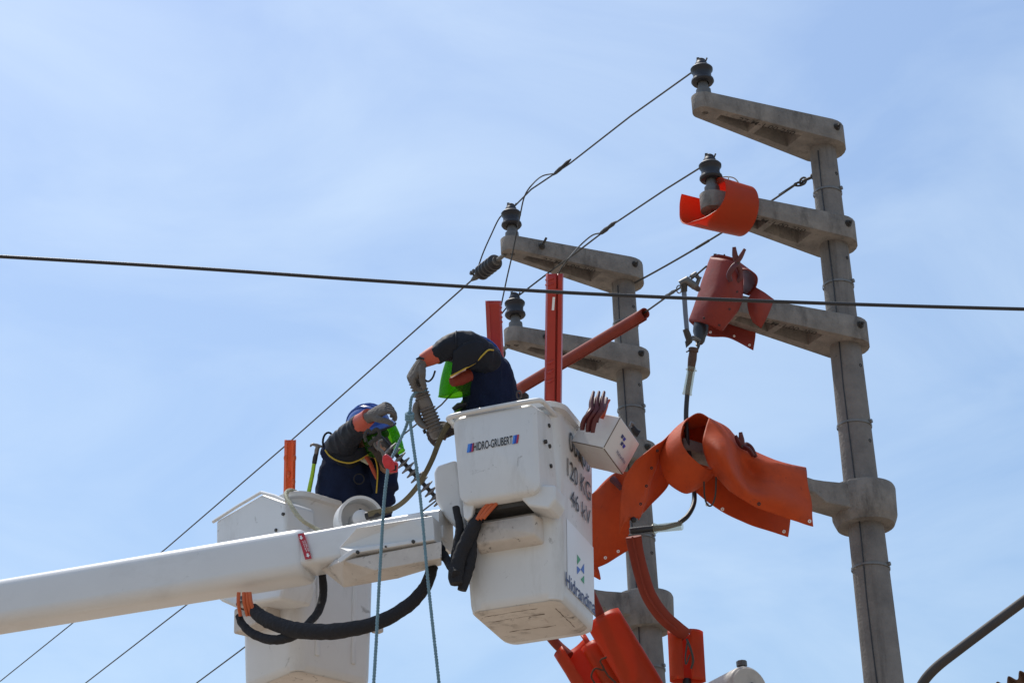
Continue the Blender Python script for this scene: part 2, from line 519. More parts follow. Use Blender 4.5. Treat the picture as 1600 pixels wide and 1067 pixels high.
ARM_ME = arm_mesh()
ARM_ROT = Matrix((AX, Z.cross(AX), Z)).transposed().to_euler()

def bolt(bm, o, d, r=.014, l=.05):
    d = d.normalized()
    lathe(bm, o, d, [(-.002, r * 2.0), (.008, r * 2.0), (.008, r * 1.5), (.02, r * 1.4), (.02, r * .7), (l, r * .7)], 8)

def make_pole(name, base, label, low_arm):
    t = thing(name, label, 'utility pole', base, 'concrete power poles')
    bm = bmesh.new()
    rad = lambda z: .074 + (8.27 - z) * .0085
    lathe(bm, base, Z, [(0, rad(0))] + [(z, rad(z)) for z in (2, 4, 5, 6, 7, 7.5, 8.0, 8.27)], 36)
    mk('shaft', bm, M['concrete_pole'], t)
    for h in H:
        a = bpy.data.objects.new('crossarm', ARM_ME); link(a); a.parent = t
        a.location = V((0, 0, h)); a.rotation_euler = ARM_ROT
        c = base + V((0, 0, h))
        side = -LX                                   # the side that faces the street
        # cast lettering on the under side flange
        x0 = .62; up_ = V((0, 0, .034 / .84))
        o_ = c + AX * x0 + side * .0385 + Z * -.0515
        xv = (-AX * .36 + side * .030 - Z * .0189); yv = -side * .030 + AX * .0
        tx = text_obj('lettering', '27-M-1.00-250', o_, xv, side * .036, M['ink'], a, nrm=V((0, 0, -1)), lift=.0085, bold=.012)
        # a is rotated: rebase the lettering into its frame
        tx.data.transform(Matrix.Translation(wloc(a)))
        tx.data.transform((Matrix.Translation(wloc(a)) @ ARM_ROT.to_matrix().to_4x4()).inverted())
        b2 = bmesh.new()
        bolt(b2, c - AX * .012 + side * .130 + Z * .010, side, .011, .035)
        q = mk('bolt', b2, M['steel_dark'], a); 
        q.data.transform(Matrix.Translation(wloc(a)))
        q.data.transform((Matrix.Translation(wloc(a)) @ ARM_ROT.to_matrix().to_4x4()).inverted())
        if base is PL:
            b2 = bmesh.new()
            bolt(b2, c + AX * .64 + side * .080 + Z * .012, side + Z * .5, .011, .07)
            q = mk('bolt', b2, M['steel_dark'], a)
            q.data.transform(Matrix.Translation(wloc(a)))
            q.data.transform((Matrix.Translation(wloc(a)) @ ARM_ROT.to_matrix().to_4x4()).inverted())
    # lower heavy collar with its own bracket
    bm = bmesh.new()
    lathe(bm, base + V((0, 0, H5 - .14)), Z, [(0, .118), (.0, .152), (.03, .165), (.05, .172), (.20, .178), (.215, .172)], 36)
    mk('collar', bm, M['concrete'], t)
    bm = bmesh.new()
    secs = []
    for s, hw, z0, z1 in ((.10, .085, -.085, .06), (.30, .07, -.075, .05), (.36, .062, -.03, .052), (.75, .058, .045, .105), (low_arm, .055, .085, .15)):
        c = base + AX * s + V((0, 0, H5))
        secs.append([c + LX * hw + Z * z0, c - LX * hw + Z * z0, c - LX * hw + Z * z1, c + LX * hw + Z * z1])
    loft(bm, secs)
    o = mk('bracket', bm, M['concrete'], t, smooth=False); bevel(o, .008)
    # steel bands and the earthing lead
    for z in (7.88, 7.28, 6.42, 5.6):
        bm = bmesh.new(); r = rad(z) + .003
        lathe(bm, base, (Z + V((.05, 0, 0))), [(z - .006, r), (z - .006, r + .003), (z + .006, r + .003), (z + .006, r)], 32, capped=False)
        b_ = -LX * .9 + AX * -.5
        for v in bm.verts: v.co.x = base.x + (v.co.x - base.x) - .05 * z
        lathe(bm, base + b_.normalized() * r + V((0, 0, z)) , b_, [(0, .012), (.012, .012)], 8)
        mk('band', bm, M['band'], t)
    bm = bmesh.new()
    sd_ = (AX * .9 - LX * .55).normalized()
    P = [base + sd_ * (rad(z) + .003) + V((0, 0, z)) + LX * (.006 * sin(z * 5)) for z in [8.12 - .3 * i for i in range(27)]]
    tube(bm, P, .0035, 6)
    mk('earth_lead', bm, M['cable'], t)
    for z in (7.97, 7.42, 6.75, 6.30):
        bm = bmesh.new()
        d_ = (-LX * .95 - AX * .25).normalized()
        lathe(bm, base + d_ * (rad(z) - .01) + V((0, 0, z)), d_, [(0, .010), (.0125, .010), (.0125, .007), (.004, .006)], 12)
        mk('bolt_hole', bm, M['black'], t)
    return t

pole_r = make_pole('utility_pole', PR, 'tall grey concrete pole whose three arms reach top left, behind the orange blankets', 1.16)
pole_l = make_pole('utility_pole', PL, 'grey concrete pole rising behind the white bucket and the tilted white box', 1.0)
# ring of wire round the left shaft, eye bolt on the right one
bm = bmesh.new()
ec = PR + V((0, 0, 8.02)); edir = (LX + AX * .35).normalized()
lathe(bm, ec + edir * .07, edir, [(0, .02), (.02, .02), (.02, .009), (.09, .009)], 10)
for k in range(2):
    c_ = ec + edir * (.155 + .03 * k) - Z * .008 * k
    ring = [c_ + (edir * cos(a) + (Z if k == 0 else AX) * sin(a)) * .022 for a in [2 * pi * i / 16 for i in range(17)]]
    tube(bm, ring, .0065, 6, cap=False)
mk('eye_bolt', bm, M['steel_dark'], pole_r)

# ================================================================ PIN INSULATORS
def pin_insulator(c, label):
    t = thing('pin_insulator', label, 'insulator', c, 'pin insulators on the concrete arms')
    bm = bmesh.new()
    lathe(bm, c, Z, [(0, .036), (.012, .038), (.045, .036), (.05, .030), (.052, .026), (.085, .024), (.10, .022)], 20)
    mk('pin_base', bm, M['galv'], t)
    bm = bmesh.new()
    lathe(bm, c + Z * .085, Z, [(.02, .020), (-.002, .030), (.0, .050), (.008, .0555), (.018, .054), (.026, .046), (.045, .044), (.062, .046), (.070, .0535), (.080, .0545), (.088, .048), (.092, .032), (.112, .030), (.116, .026), (.124, .024)], 28)
    mk('porcelain_body', bm, M['porcelain'], t)
    bm = bmesh.new()
    lathe(bm, c + Z * .205, Z, [(0, .024), (.012, .022), (.02, .012)], 14)
    box(bm, c + Z * .208 + V((-.02, -.008, 0)), V((.014, 0, 0)), V((0, .016, 0)), V((0, 0, .022)))
    tube(bm, [c + Z * .20 + V((.02, -.01, 0)), c + Z * .222 + V((.03, -.012, 0))], .004, 6)
    mk('wire_tie', bm, M['steel_dark'], t)
    for ch in [o for o in sc.objects if o.parent == t]:
        ch.data.transform(Matrix.Scale(1.17, 4))
    return t
INS = {}
names = {('R', 0): 'topmost grey spool insulator on the highest arm of the right pole', ('R', 1): 'grey spool insulator rising out of the curled orange cover',
         ('R', 2): 'spool insulator wrapped in the dark red blanket, only its cap showing', ('L', 0): 'grey spool insulator above the ribbed dark strain insulator',
         ('L', 1): 'grey spool insulator between the two upright red covers', ('L', 2): 'spool insulator at the lower end of the slanting red hose, behind the bucket'}
for k, base in (('R', PR), ('L', PL)):
    for i in range(3):
        c = base + AX * ARM + V((0, 0, H[i] + .058))
        INS[k, i] = c
        pin_insulator(c, names[k, i])
neck = lambda k, i: INS[k, i] + Z * .222

# ================================================================ WIRES
def wire(name, P, r, label, mt='wire', cat='wire', group=None, n=None, seg=7):
    bm = bmesh.new(); tube(bm, P, r, seg, n=n)
    return tag(mk(name, bm, M[mt]), label, cat, group)

def splice(bm, a, b, r=.011):
    d = (b - a)
    tube(bm, [a, a + d * .2, a + d * .45, a + d * .6, a + d * .85, b], [.004, r, r * .8, r * 1.1, r * .9, .004], 8)

def sag(a, b, s, n=14):
    return [a.lerp(b, i / n) - Z * (s * 4 * (i / n) * (1 - i / n)) for i in range(n + 1)]
RW = .0052
# phase 1 between the poles with its splice and jumper loop
nR, nL = neck('R', 0) + LX * .03, neck('L', 0) - LX * .02
dW = lambda x, y, k: onp(x, y, INS[k[0], k[1]], AX)     # points in the vertical plane of a line
k0, k1, k2 = ('R', 0), ('R', 1), ('R', 2)
t = thing('line_wire', 'bare wire from the topmost insulator down to the left pole, with a twisted splice', 'wire', nL, 'bare wires between the two poles')
bm = bmesh.new(); tube(bm, [nR, dW(985, 182, k0), dW(890, 256, k0), dW(866, 272, k0), dW(830, 296, k0), nL], RW, 7); mk('conductor', bm, M['wire'], t)
bm = bmesh.new(); splice(bm, dW(892, 249, k0), dW(864, 274, k0), .012); mk('splice', bm, M['cable'], t)
bm = bmesh.new()
q = lambda x, y: onp(x, y, INS['L', 0] - AX * -.08, AX)
tube(bm, [dW(868, 271, k0), dW(848, 275, k0), q(833, 287), q(820, 306), q(813, 335), q(806, 370), q(800, 400), q(792, 435), q(783, 478)], .0046, 7, n=40)
mk('jumper', bm, M['wire'], t)
# phase 2
nR, nL = neck('R', 1) + LX * .03, neck('L', 1) - LX * .02
t = thing('line_wire', 'bare wire from the insulator above the orange cover down to the left pole', 'wire', nL, 'bare wires between the two poles')
bm = bmesh.new(); tube(bm, [nR, dW(1040, 296, k1), dW(962, 348, k1), dW(938, 366, k1), dW(900, 395, k1), dW(860, 424, k1), nL], RW, 7); mk('conductor', bm, M['wire'], t)
bm = bmesh.new(); splice(bm, dW(963, 346, k1), dW(936, 367, k1), .013); mk('splice', bm, M['cable'], t)
bm = bmesh.new()
q = lambda x, y: onp(x, y, INS['L', 1] - AX * -.05, AX)
tube(bm, [dW(940, 364, k1), dW(925, 368, k1), dW(905, 385, k1), q(890, 402), q(878, 418), q(870, 434)], .0046, 7, n=30)
mk('jumper', bm, M['wire'], t)
# phase 3 down to the slanting hose
p_cut = pt(1068, 450, 11.45)
t = thing('line_wire', 'short bare wire with splices between the fuse switch and the slanting red hose', 'wire', pt(1010, 487, 12.0), 'bare wires between the two poles')
bm = bmesh.new(); tube(bm, [pt(1104, 416, 11.35), pt(1090, 428, 11.4), pt(1068, 446, 11.5), pt(1043, 463, 11.7), pt(1005, 490, 12.05)], RW, 7); mk('conductor', bm, M['wire'], t)
bm = bmesh.new(); splice(bm, pt(1056, 453, 11.55), pt(1034, 468, 11.8), .010); mk('splice', bm, M['cable'], t)
# stay wire from the eye bolt to the left pole
a, b = ec + edir * .20, PL + V((0, 0, H[0] - .10)) - LX * .09 - AX * .03
t = thing('stay_wire', 'stay wire from the hook on the right pole down to the left pole', 'wire', b)
bm = bmesh.new(); tube(bm, sag(a, b, .02), .0062, 7); mk('strand', bm, M['wire'], t)
bm = bmesh.new(); tube(bm, [ec + edir * .175 + AX * .012, a.lerp(b, .10)], .005, 6); mk('preformed_grip', bm, M['wire'], t)
bm = bmesh.new(); p0, p1 = sag(a, b, .02, 50)[26], sag(a, b, .02, 50)[30]; tube(bm, [p0, p1], .0085, 8); mk('joint_sleeve', bm, M['wire'], t)

# strain insulators of the outgoing line
def strain(label, a, b, hw, body=(.26, .72)):
    """a: arm tip, b: wire clamp"""
    d = (b - a); Lh = d.length; u = d.normalized()
    t = thing('strain_insulator', label, 'insulator', b, 'strain insulators of the outgoing line')
    prof = [(Lh * body[0] - .01, .014), (Lh * body[0], .036)]
    nsh = 5; s0, s1 = Lh * body[0], Lh * body[1]
    for i in range(nsh):
        h = s0 + (s1 - s0) * i / nsh; st = (s1 - s0) / nsh
        prof += [(h + st * .1, .034), (h + st * .35, .050), (h + st * .6, .052), (h + st * .8, .036)]
    prof += [(s1, .033), (s1 + .01, .014)]
    bm = bmesh.new(); lathe(bm, a, u, prof, 24); mk('ribbed_body', bm, M['porcelain_brown'], t)
    bm = bmesh.new(); tube(bm, [a, a + u * Lh * body[0]], [.012, .016], 8)
    lathe(bm, a + u * Lh * (body[0] - .04), u, [(0, .030), (.02, .030)], 16)
    mk('tie_rod', bm, M['galv'], t)
    bm = bmesh.new(); e = a + u * s1
    tube(bm, [e, e.lerp(b, .3), e.lerp(b, .6), b], [.016, .022, .02, .008], 8)
    for k in range(2):
        c = e.lerp(b, .25 + .25 * k) 
        tube(bm, [c - AX * .0, c + Z * .02 + AX * .035], .008, 6); lathe(bm, c + Z * .02 + AX * .03, AX, [(0, .014), (.012, .014)], 6)
    mk('wire_clamp', bm, M['steel_dark'], t)
    return u
zl = [c.z for c in (INS['L', 0], INS['L', 1], INS['L', 2])]
pl = lambda i, x, y: onp(x, y, INS['L', i] + LX * 0, V((LX.y, -LX.x, 0)) )   # vertical plane along the line through the tip
lp = lambda i, x, y: onp(x, y, V((0, 0, INS['L', i].z - .10)), Z)              # level of the line
tips = [INS['L', i] - Z * .10 + AX * .045 + LX * .02 for i in range(3)]
clamp0 = pl(0, 737, 438)
strain('dark ribbed strain insulator under the upper left arm, above the black cable', tips[0], clamp0, 0)
clamp1 = tips[1] + (clamp0 - tips[0])
strain('strain insulator half hidden behind the short upright red cover', tips[1], clamp1, 0, (.26, .62))
def outgoing(i, P0, pix, label, zd):
    P = [P0] + [pl(i, x, y) for x, y in pix]
    e = P[-1] + (P[-1] - P[-2]) * 1.5
    wire('line_wire', P + [e], RW * 1.05, label, group='outgoing bare wires')
outgoing(0, clamp0, [(445, 697), (259, 857), (116, 971), (0, 1064)], 'bare outgoing wire crossing the sky above the boom, passing behind the orange strip', .35)
outgoing(1, clamp1, [(690, 632), (300, 938), (133, 1067)], 'bare outgoing wire passing behind the tilted green visor, emerging below the boom', .35)
c3 = pt(690, 776, 13.0)
outgoing(2, tips[2], [(680, 783), (375, 1016), (305, 1068)], 'bare outgoing wire seen only beside the foot of the rear bucket', .3)
# jumper from the upper left insulator to its clamp
ql = lambda x, y: pl(0, x, y)
wire('jumper_wire', [neck('L', 0) + LX * .03, ql(781, 340), ql(767, 368), ql(755, 395), ql(747, 418)], .0046, 'thin wire arching from the upper left insulator to the strain clamp', n=24)
wire('jumper_wire', [neck('L', 1) + LX * .02, onp(797, 474, INS['L', 1], AX), onp(784, 490, INS['L', 1] + AX * .05, AX)], .0046, 'short wire tail from the middle spool insulator to the short red cover', n=12)
# black cable across the whole view
P = [pt(x, y, 8.2) for x, y in ((-700, 366), (-300, 385), (0, 401), (300, 419), (560, 437), (730, 448), (900, 458), (1100, 467), (1350, 476), (1600, 483), (1900, 490), (2400, 500))]
wire('overhead_cable', P, .0069, 'thick black cable crossing the whole picture in front of poles and arms', 'cable', 'cable', n=120, seg=10)
# ================================================================ FRONT BUCKET
FB = Frame(pt(876, 935, 10.3), 18.5)
def bucket_body(fr, name, parent, hw=.47, dp=.52, h=1.0, flare=.035, mt='white'):
    bm = bmesh.new()
    secs = []
    # outer wall from the floor up, over the lip, and down inside
    for w_, g, r in ((-.0, -.03, .05), (.012, -.008, .065), (.05, 0.0, .075), (.35, flare * .35, .08), (.7, flare * .7, .085), (h - .05, flare, .09), (h - .035, flare + .004, .09),
                     (h - .03, flare + .03, .11), (h - .006, flare + .036, .115), (h, flare + .028, .11), (h - .002, flare - .0, .09), (h - .03, flare - .012, .085), (h - .25, flare * .7 - .012, .08)):
        secs.append([fr(u, v, w_) for u, v in rrect(-hw - g, g, -g, dp + g, r, 6)])
    loft(bm, secs, True, True)
    return mk(name, bm, M[mt], parent, angle=50)

fb = thing('lift_bucket', 'white lift bucket with hanging control cover and 120 KG 46 kV lettering', 'bucket', FB(-.235, .26, 0), 'aerial lift buckets')
body = bucket_body(FB, 'shell', fb, .47, .575)
# dirty floor panel with moulded seams
bm = bmesh.new()
loft(bm, [[FB(u, v, .004) for u, v in rrect(-.455, -.015, .015, .505, .06, 6)], [FB(u, v, -.006) for u, v in rrect(-.44, -.03, .03, .49, .05, 6)]])
fl = mk('floor_panel', bm, M['white_dirty'], body)
for (u0, v0, u1, v1) in ((-.42, .15, -.05, .15), (-.42, .33, -.05, .33), (-.06, .06, -.06, .46), (-.41, .07, -.1, .06)):
    bm = bmesh.new(); nn_ = 24
    lo, hi = random.uniform(.0, .2), random.uniform(.75, 1)
    pts_ = [V((u0 + (u1 - u0) * f_, v0 + (v1 - v0) * f_, 0)) for f_ in [lo + (hi - lo) * i / nn_ for i in range(nn_ + 1)]]
    tube(bm, [FB(p.x + .006 * noise.noise(p * 20), p.y + .008 * noise.noise(p * 17 + V((3, 0, 0))), -.0055) for p in pts_], [max(.0004, .0022 + .0026 * noise.noise(p * 30)) for p in pts_], 5)
    mk('seam', bm, M['scuff'], body)
bm = bmesh.new()
loft(bm, [[FB(u, v, -.004) for u, v in rrect(-.25, -.15, .20, .29, .02, 4)], [FB(u, v, -.010) for u, v in rrect(-.245, -.155, .205, .285, .02, 4)]])
mk('drain_boss', bm, M['white_dirty'], body)
# control cover in front
bm = bmesh.new()
cu0, cu1, cw0, cw1, cv0 = -.462, -.005, .462, .955, -.185
secs = []
for v, gx, gz, r in ((.03, .012, .0, .05), (-.06, .0, .0, .05), (-.15, -.010, -.008, .055), (-.179, -.012, -.018, .05), (-.1865, -.032, -.036, .035)):
    secs.append([FB(cu0 - gx * .6 + (0.03 * (cw1 - b) / .49) * (1 if a < -.23 else 0), v, b) for a, b in []] or
                [FB(a + (0.030 if a < -.23 else -.002) * (cw1 - b) / .49, v, b) for a, b in rrect(cu0 - gx, cu1 + gx, cw0 - gz, cw1 + gz, r, 6)])
loft(bm, secs)
cover = mk('control_cover', bm, M['white'], fb, angle=50)
# rim bead along the top of the cover
bm = bmesh.new()
P = [FB(cu0 - .016, .02, cw1 - .012), FB(cu0 - .014, -.12, cw1 - .012), FB(cu0 + .008, -.187, cw1 - .012), FB(-.25, -.194, cw1 - .008), FB(cu1 - .03, -.19, cw1 - .008), FB(cu1 + .012, -.165, cw1 - .008), FB(cu1 + .018, -.06, cw1 - .01), FB(cu1 + .02, .04, cw1 - .01)]
tube(bm, P, .013, 10, n=60)
mk('rim_bead', bm, M['white'], cover)
# skirt at the lower right of the cover and dark opening at the lower left
bm = bmesh.new()
q = [FB(*FB.uv(x, y, -.155)[:1], -.155, FB.uv(x, y, -.155)[1]) for x, y in ((782, 766), (806, 770), (825, 790), (858, 795), (868, 780), (868, 757), (790, 756))]
prism(bm, q, FB.e2 * .15)
o = mk('cover_skirt', bm, M['white'], cover); bevel(o, .012, 3)
bm = bmesh.new()
q = [FB(*FB.uv(x, y, -.16)[:1], -.16, FB.uv(x, y, -.16)[1]) for x, y in ((721, 770), (738, 766), (741, 785), (737, 806), (730, 814), (724, 808))]
prism(bm, q, FB.e2 * .06)
o = mk('cover_lug', bm, M['white'], cover); bevel(o, .008, 3)
bm = bmesh.new()
box(bm, FB(-.40, -.13, .445), FB.e1 * .36, FB.e2 * .13, V((0, 0, .03)))
mk('valve_block', bm, M['steel_dark'], cover, smooth=False)
# bolts on the cover's side
for x, y in ((857, 665), (852, 690), (858, 697), (860, 728)):
    v, w_ = FB.vw(x, y, cu1)
    bm = bmesh.new(); lathe(bm, FB(cu1 - .004, max(-.13, min(.0, v)), w_), FB.e1, [(0, .011), (.012, .011), (.014, .006)], 8)
    mk('bolt', bm, M['steel_dark'], cover)
# step box
bm = bmesh.new()
sx = [(-.372, .410), (-.070, .395), (-.055, .300), (-.36, .285)]
secs = []
for v, g in ((.02, .015), (-.085, 0), (-.10, -.012)):
    secs.append([FB(a, v, b) for a, b in rrect(-.385 - g, -.075 + g, .292 - g, .408 + g * .6, .016, 4)])
loft(bm, secs)
mk('step', bm, M['white_dirty'], fb, angle=50)
# maker's lettering with its stripes, flat on the cover
def cov(x, y, l=.0):
    u, w_ = FB.uv(x, y, -.1865); return FB(u, -.1885 - l, w_)
a, b, c = cov(740, 705), cov(801, 693.5), cov(740, 692)
text_obj('lettering', 'HIDRO-GRUBERT', a, b - a, (c - a) * 1.0, M['paint_black'], cover, nrm=-FB.e2, lift=.0015, bold=.012)
for x0, x1, mm in ((730, 734, 'paint_lblue'), (734, 737, 'paint_blue'), (737, 740, 'paint_red'), (801, 804, 'paint_lblue'), (804, 807, 'paint_blue'), (807, 810, 'paint_red')):
    ys = lambda x: 694 - (x - 730) * .190
    yb = lambda x: 707.5 - (x - 730) * .190
    bm = bmesh.new()
    vs = [bm.verts.new(cov(x, y, .0012)) for x, y in ((x0 - .4, yb(x0)), (x1 - .4, yb(x1)), (x1 + 1.6, ys(x1)), (x0 + 1.6, ys(x0)))]
    bm.faces.new(vs)
    mk('stripe', bm, M[mm], cover, smooth=False)
# lettering on the right hand wall (the wall leans out slightly)
def wall(v, w_, l=.002):
    return FB(.035 * min(1, w_ / .95) + l, v, w_)
def wpx(x, y):
    v, w_ = FB.vw(x, y, .018); v, w_ = FB.vw(x, y, .035 * min(1, w_ / .95)); return v, w_
def wall_text(s, x0, y0, x1, y1, hpx, mm, bold=.0, name='lettering'):
    v0, w0 = wpx(x0, y0); v1, w1 = wpx(x1, y1); _, wt = wpx(x0, y0 - hpx)
    w_ = (w0 + w1) / 2
    text_obj(name, s, wall(v0, w_), FB.e2 * (v1 - v0), V((.035 / .95 * FB.e1.x, .035 / .95 * FB.e1.y, 1)) * (wt - w0), M[mm], body, nrm=FB.e1, lift=.0025, bold=bold)
wall_text('00000', 889, 702, 921, 741, 30, 'paint_black')
wall_text('120 KG', 886, 743, 922, 784, 28, 'paint_black')
wall_text('46 kV', 891, 786, 922, 824, 25, 'paint_black')
# whiter rectangle painting a reflection onto the wall, with the emblem over it
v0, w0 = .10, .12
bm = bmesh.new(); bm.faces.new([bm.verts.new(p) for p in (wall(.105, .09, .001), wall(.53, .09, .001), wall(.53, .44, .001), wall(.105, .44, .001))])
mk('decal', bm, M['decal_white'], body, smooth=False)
def tri(pts, mm):
    bm = bmesh.new(); bm.faces.new([bm.verts.new(wall(*wpx(x, y), .0025)) for x, y in pts]); mk('emblem', bm, M[mm], body, smooth=False)
tri([(901.2, 866), (906.5, 874), (901.2, 882)], 'paint_green')
tri([(900.8, 884), (906.8, 889.5), (901, 897)], 'paint_mid')
tri([(906.8, 889.5), (912, 880), (912, 897)], 'paint_mid')
tri([(912, 899), (912, 912), (906.5, 905)], 'paint_green')
wall_text('Hidrandina', 883, 912, 929, 964, 22, 'paint_navy', .006)

# mount between boom tip and bucket
bm = bmesh.new()
FBm = lambda x, y, v: FB(FB.uv(x, y, v)[0], v, FB.uv(x, y, v)[1])
q = [FBm(x, y, -.02) for x, y in ((677, 738), (681, 727), (712, 717), (722, 780), (726, 829), (716, 829), (694, 806), (680, 782))]
prism(bm, q, FB.e2 * .30)
o = mk('mount_housing', bm, M['white'], fb); bevel(o, .018, 4)
bm = bmesh.new()
lathe(bm, FBm(676, 817, .06), (FBm(700, 798, .10) - FBm(676, 817, .06)), [(-.04, .036), (.0, .036), (.002, .030), (.07, .028), (.10, .028)], 20)
mk('pivot_shaft', bm, M['white'], fb)
# black sleeved hoses hanging at the bucket, with orange hoses going up into the cover
def fpx(x, y, v): return FBm(x, y, v)
hoses = [([(712, 792), (718, 822), (716, 850), (712, 882), (709, 905)], -.10, [.017, .020, .026, .030, .026]),
         ([(748, 806), (740, 822), (728, 845), (718, 870), (712, 895), (713, 912)], -.13, [.020, .032, .034, .034, .036, .030]),
         ([(752, 806), (745, 828), (738, 850), (735, 875), (727, 900), (722, 922)], -.09, [.02, .024, .026, .028, .030, .022])]
for P, v, r in hoses:
    bm = bmesh.new(); tube(bm, [fpx(x, y, v) for x, y in P], r, 14, n=36, wob=.16)
    mk('hose_sleeve', bm, M['hose_black'], fb)
for i in range(3):
    bm = bmesh.new(); tube(bm, [fpx(745 + 5 * i, 812 - i, -.15), fpx(753 + 6 * i, 798, -.15), fpx(764 + 6 * i, 786, -.145)], .0095, 8, n=10)
    mk('hydraulic_hose', bm, M['hose_orange'], fb)

# ================================================================ BOOM
BM = Frame(pt(500, 870, 10.75), 18.5)
bx_ = lambda x, y, v: BM(BM.uv(x, y, v)[0], v, BM.uv(x, y, v)[1])
bt = thing('boom', 'long smooth white boom running in from the left edge with a red sticker', 'boom', BM(-6, .12, -.13))
bm = bmesh.new()
U0 = -6.0
secs = [[BM(u, v, w_) for v, w_ in rrect(.0, .22, -.068, .188, .065, 7)] for u in (U0, -4, -3, -2, -1.2, -.6, -.16)]
secs += [[BM(u, v, w_) for v, w_ in rrect(.0 + g, .22 - g, -.068 + g, .188 - g, .065 - g * .3, 7)] for u, g in ((-.13, .002), (-.112, .010), (-.104, .022))]
loft(bm, secs)
beam = mk('beam', bm, M['boom'], bt, angle=60)
# inner neck that carries the head
bm = bmesh.new()
secs = []
for u, v0, v1, w0, w1, r in ((-.12, .012, .20, -.022, .156, .03), (.05, .010, .20, -.022, .156, .03), (.30, .006, .20, -.022, .158, .028), (.52, .004, .20, -.022, .158, .028), (.625, .004, .20, -.022, .156, .028)):
    secs.append([BM(u, v, w_) for v, w_ in rrect(v0, v1, w0, w1, r, 5)])
loft(bm, secs)
neckp = mk('neck', bm, M['boom'], bt, angle=50)
# side housing on the head: upper panel
bm = bmesh.new()
hv = -.085
outl = [(521, 848), (557, 824), (643, 810), (676, 805), (679, 843), (557, 862), (545, 862), (527, 872)]
q = [bx_(x, y, hv) for x, y in outl]
qb = [p + BM.e2 * .10 + (BM.e1 * -.0) for p in q]
qf = [p for p in q]
for i in (0, 7): qf[i] = qf[i] + BM.e2 * .065 
for i in (5, 6): pass
loft(bm, [qf, qb]); o = mk('side_panel', bm, M['boom'], neckp, smooth=False); bevel(o, .006, 3)
# flange
bm = bmesh.new()
fl_ = [(527, 873), (550, 858), (676, 838.5), (679, 843), (552, 864), (531, 879)]
q = [bx_(x, y, hv - .012) for x, y in fl_]
prism(bm, q, BM.e2 * .05); o = mk('flange', bm, M['boom'], neckp, smooth=False); bevel(o, .003)
for x, y in ((559, 862.5), (603, 854), (646, 846)):
    bm = bmesh.new(); lathe(bm, bx_(x, y, hv - .013), -BM.e2, [(-.004, .009 if x != 603 else .005), (.006, .009 if x != 603 else .005)], 8)
    mk('bolt', bm, M['steel_dark'], neckp)
# lower head housing: wedge-like pan under the neck
bm = bmesh.new()
pan = [bx_(x, y, hv) for x, y in ((535, 876), (690, 846), (550, 875), (587, 891), (690, 872))]
pan += [bx_(x, y, .11) for x, y in ((502, 890), (537, 918), (620, 904), (690, 883), (512, 872), (690, 850))]
for p in pan: bm.verts.new(p)
bmesh.ops.convex_hull(bm, input=bm.verts)
bmesh.ops.dissolve_limit(bm, angle_limit=radians(4), verts=bm.verts, edges=bm.edges)
o = mk('head_pan', bm, M['white_dirty'], neckp, smooth=False); bevel(o, .005, 3, 15)
# pivot bushing ring at the tip
bm = bmesh.new(); lathe(bm, bx_(671, 818, .0), (FBm(700, 798, .10) - FBm(676, 817, .06)), [(-.03, .045), (.01, .045), (.012, .036), (-.01, .034)], 20)
mk('bushing', bm, M['black'], neckp)
bm = bmesh.new(); box(bm, bx_(676, 842, .03), BM.e1 * .055, BM.e2 * .06, V((0, 0, .065))); o = mk('stop_block', bm, M['boom'], neckp, smooth=False); bevel(o, .004)
bm = bmesh.new(); box(bm, bx_(668, 845, .0), BM.e1 * .04, BM.e2 * .09, V((0, 0, .06))); o = mk('tip_bracket', bm, M['black'], neckp, smooth=False); bevel(o, .004)
# red warning sticker, tilted, with white arrows and vertical lettering
bm = bmesh.new()
sk = [(465, 834), (475, 832), (487, 872), (477, 874)]
bm.faces.new([bm.verts.new(bx_(x, y, -.0022)) for x, y in sk])
stk = mk('sticker', bm, M['sticker_red'], beam, smooth=False)
for (cx, cy) in ((470.5, 839.5), (481, 867)):
    bm = bmesh.new()
    d = V((11.5, 40, 0)).normalized(); nn = V((d.y, -d.x, 0))
    pts = [(0, 3.4), (3.2, .2), (1.5, .2), (1.5, -3), (-1.5, -3), (-1.5, .2), (-3.2, .2)]
    bm.faces.new([bm.verts.new(bx_(cx + nn.x * a + d.x * b, cy + nn.y * a + d.y * b, -.0034)) for a, b in pts])
    mk('arrow', bm, M['decal_white'], stk, smooth=False)
for k, s in enumerate(('DOBLAR', 'AGUJA')):
    a = bx_(474.6 - k * 3.4, 844.5 + k * .8, -.0034); b = bx_(481.6 - k * 3.4, 861.5 + k * .8, -.0034); c = bx_(477.0 - k * 3.4, 843.6 + k * .8, -.0034)
    text_obj('print', s, a, b - a, (c - a) * 1.0, M['decal_white'], stk, nrm=-BM.e2, lift=.0)
# fold of the boom further down the street and its lower arm, outside the picture
bm = bmesh.new(); lathe(bm, BM(U0 - .05, -.08, -.05), BM.e2, [(0, .26), (.40, .26)], 28); mk('elbow', bm, M['boom'], bt)
bm = bmesh.new()
e = BM(U0 - .05, .40, -.05); gb = V((e.x + 4.0, e.y + 1.6, 1.0)) * 1.0
gb = e + BM.e1 * 2.6 + BM.e2 * .9; gb.z = 1.5
tube(bm, [e, gb], [.2, .26], 4); mk('lower_arm', bm, M['boom'], bt, smooth=False)
bm = bmesh.new(); lathe(bm, V((gb.x, gb.y, 0)), Z, [(0, .55), (.9, .5), (1.0, .42), (1.7, .38)], 28); mk('turret', bm, M['boom'], bt)

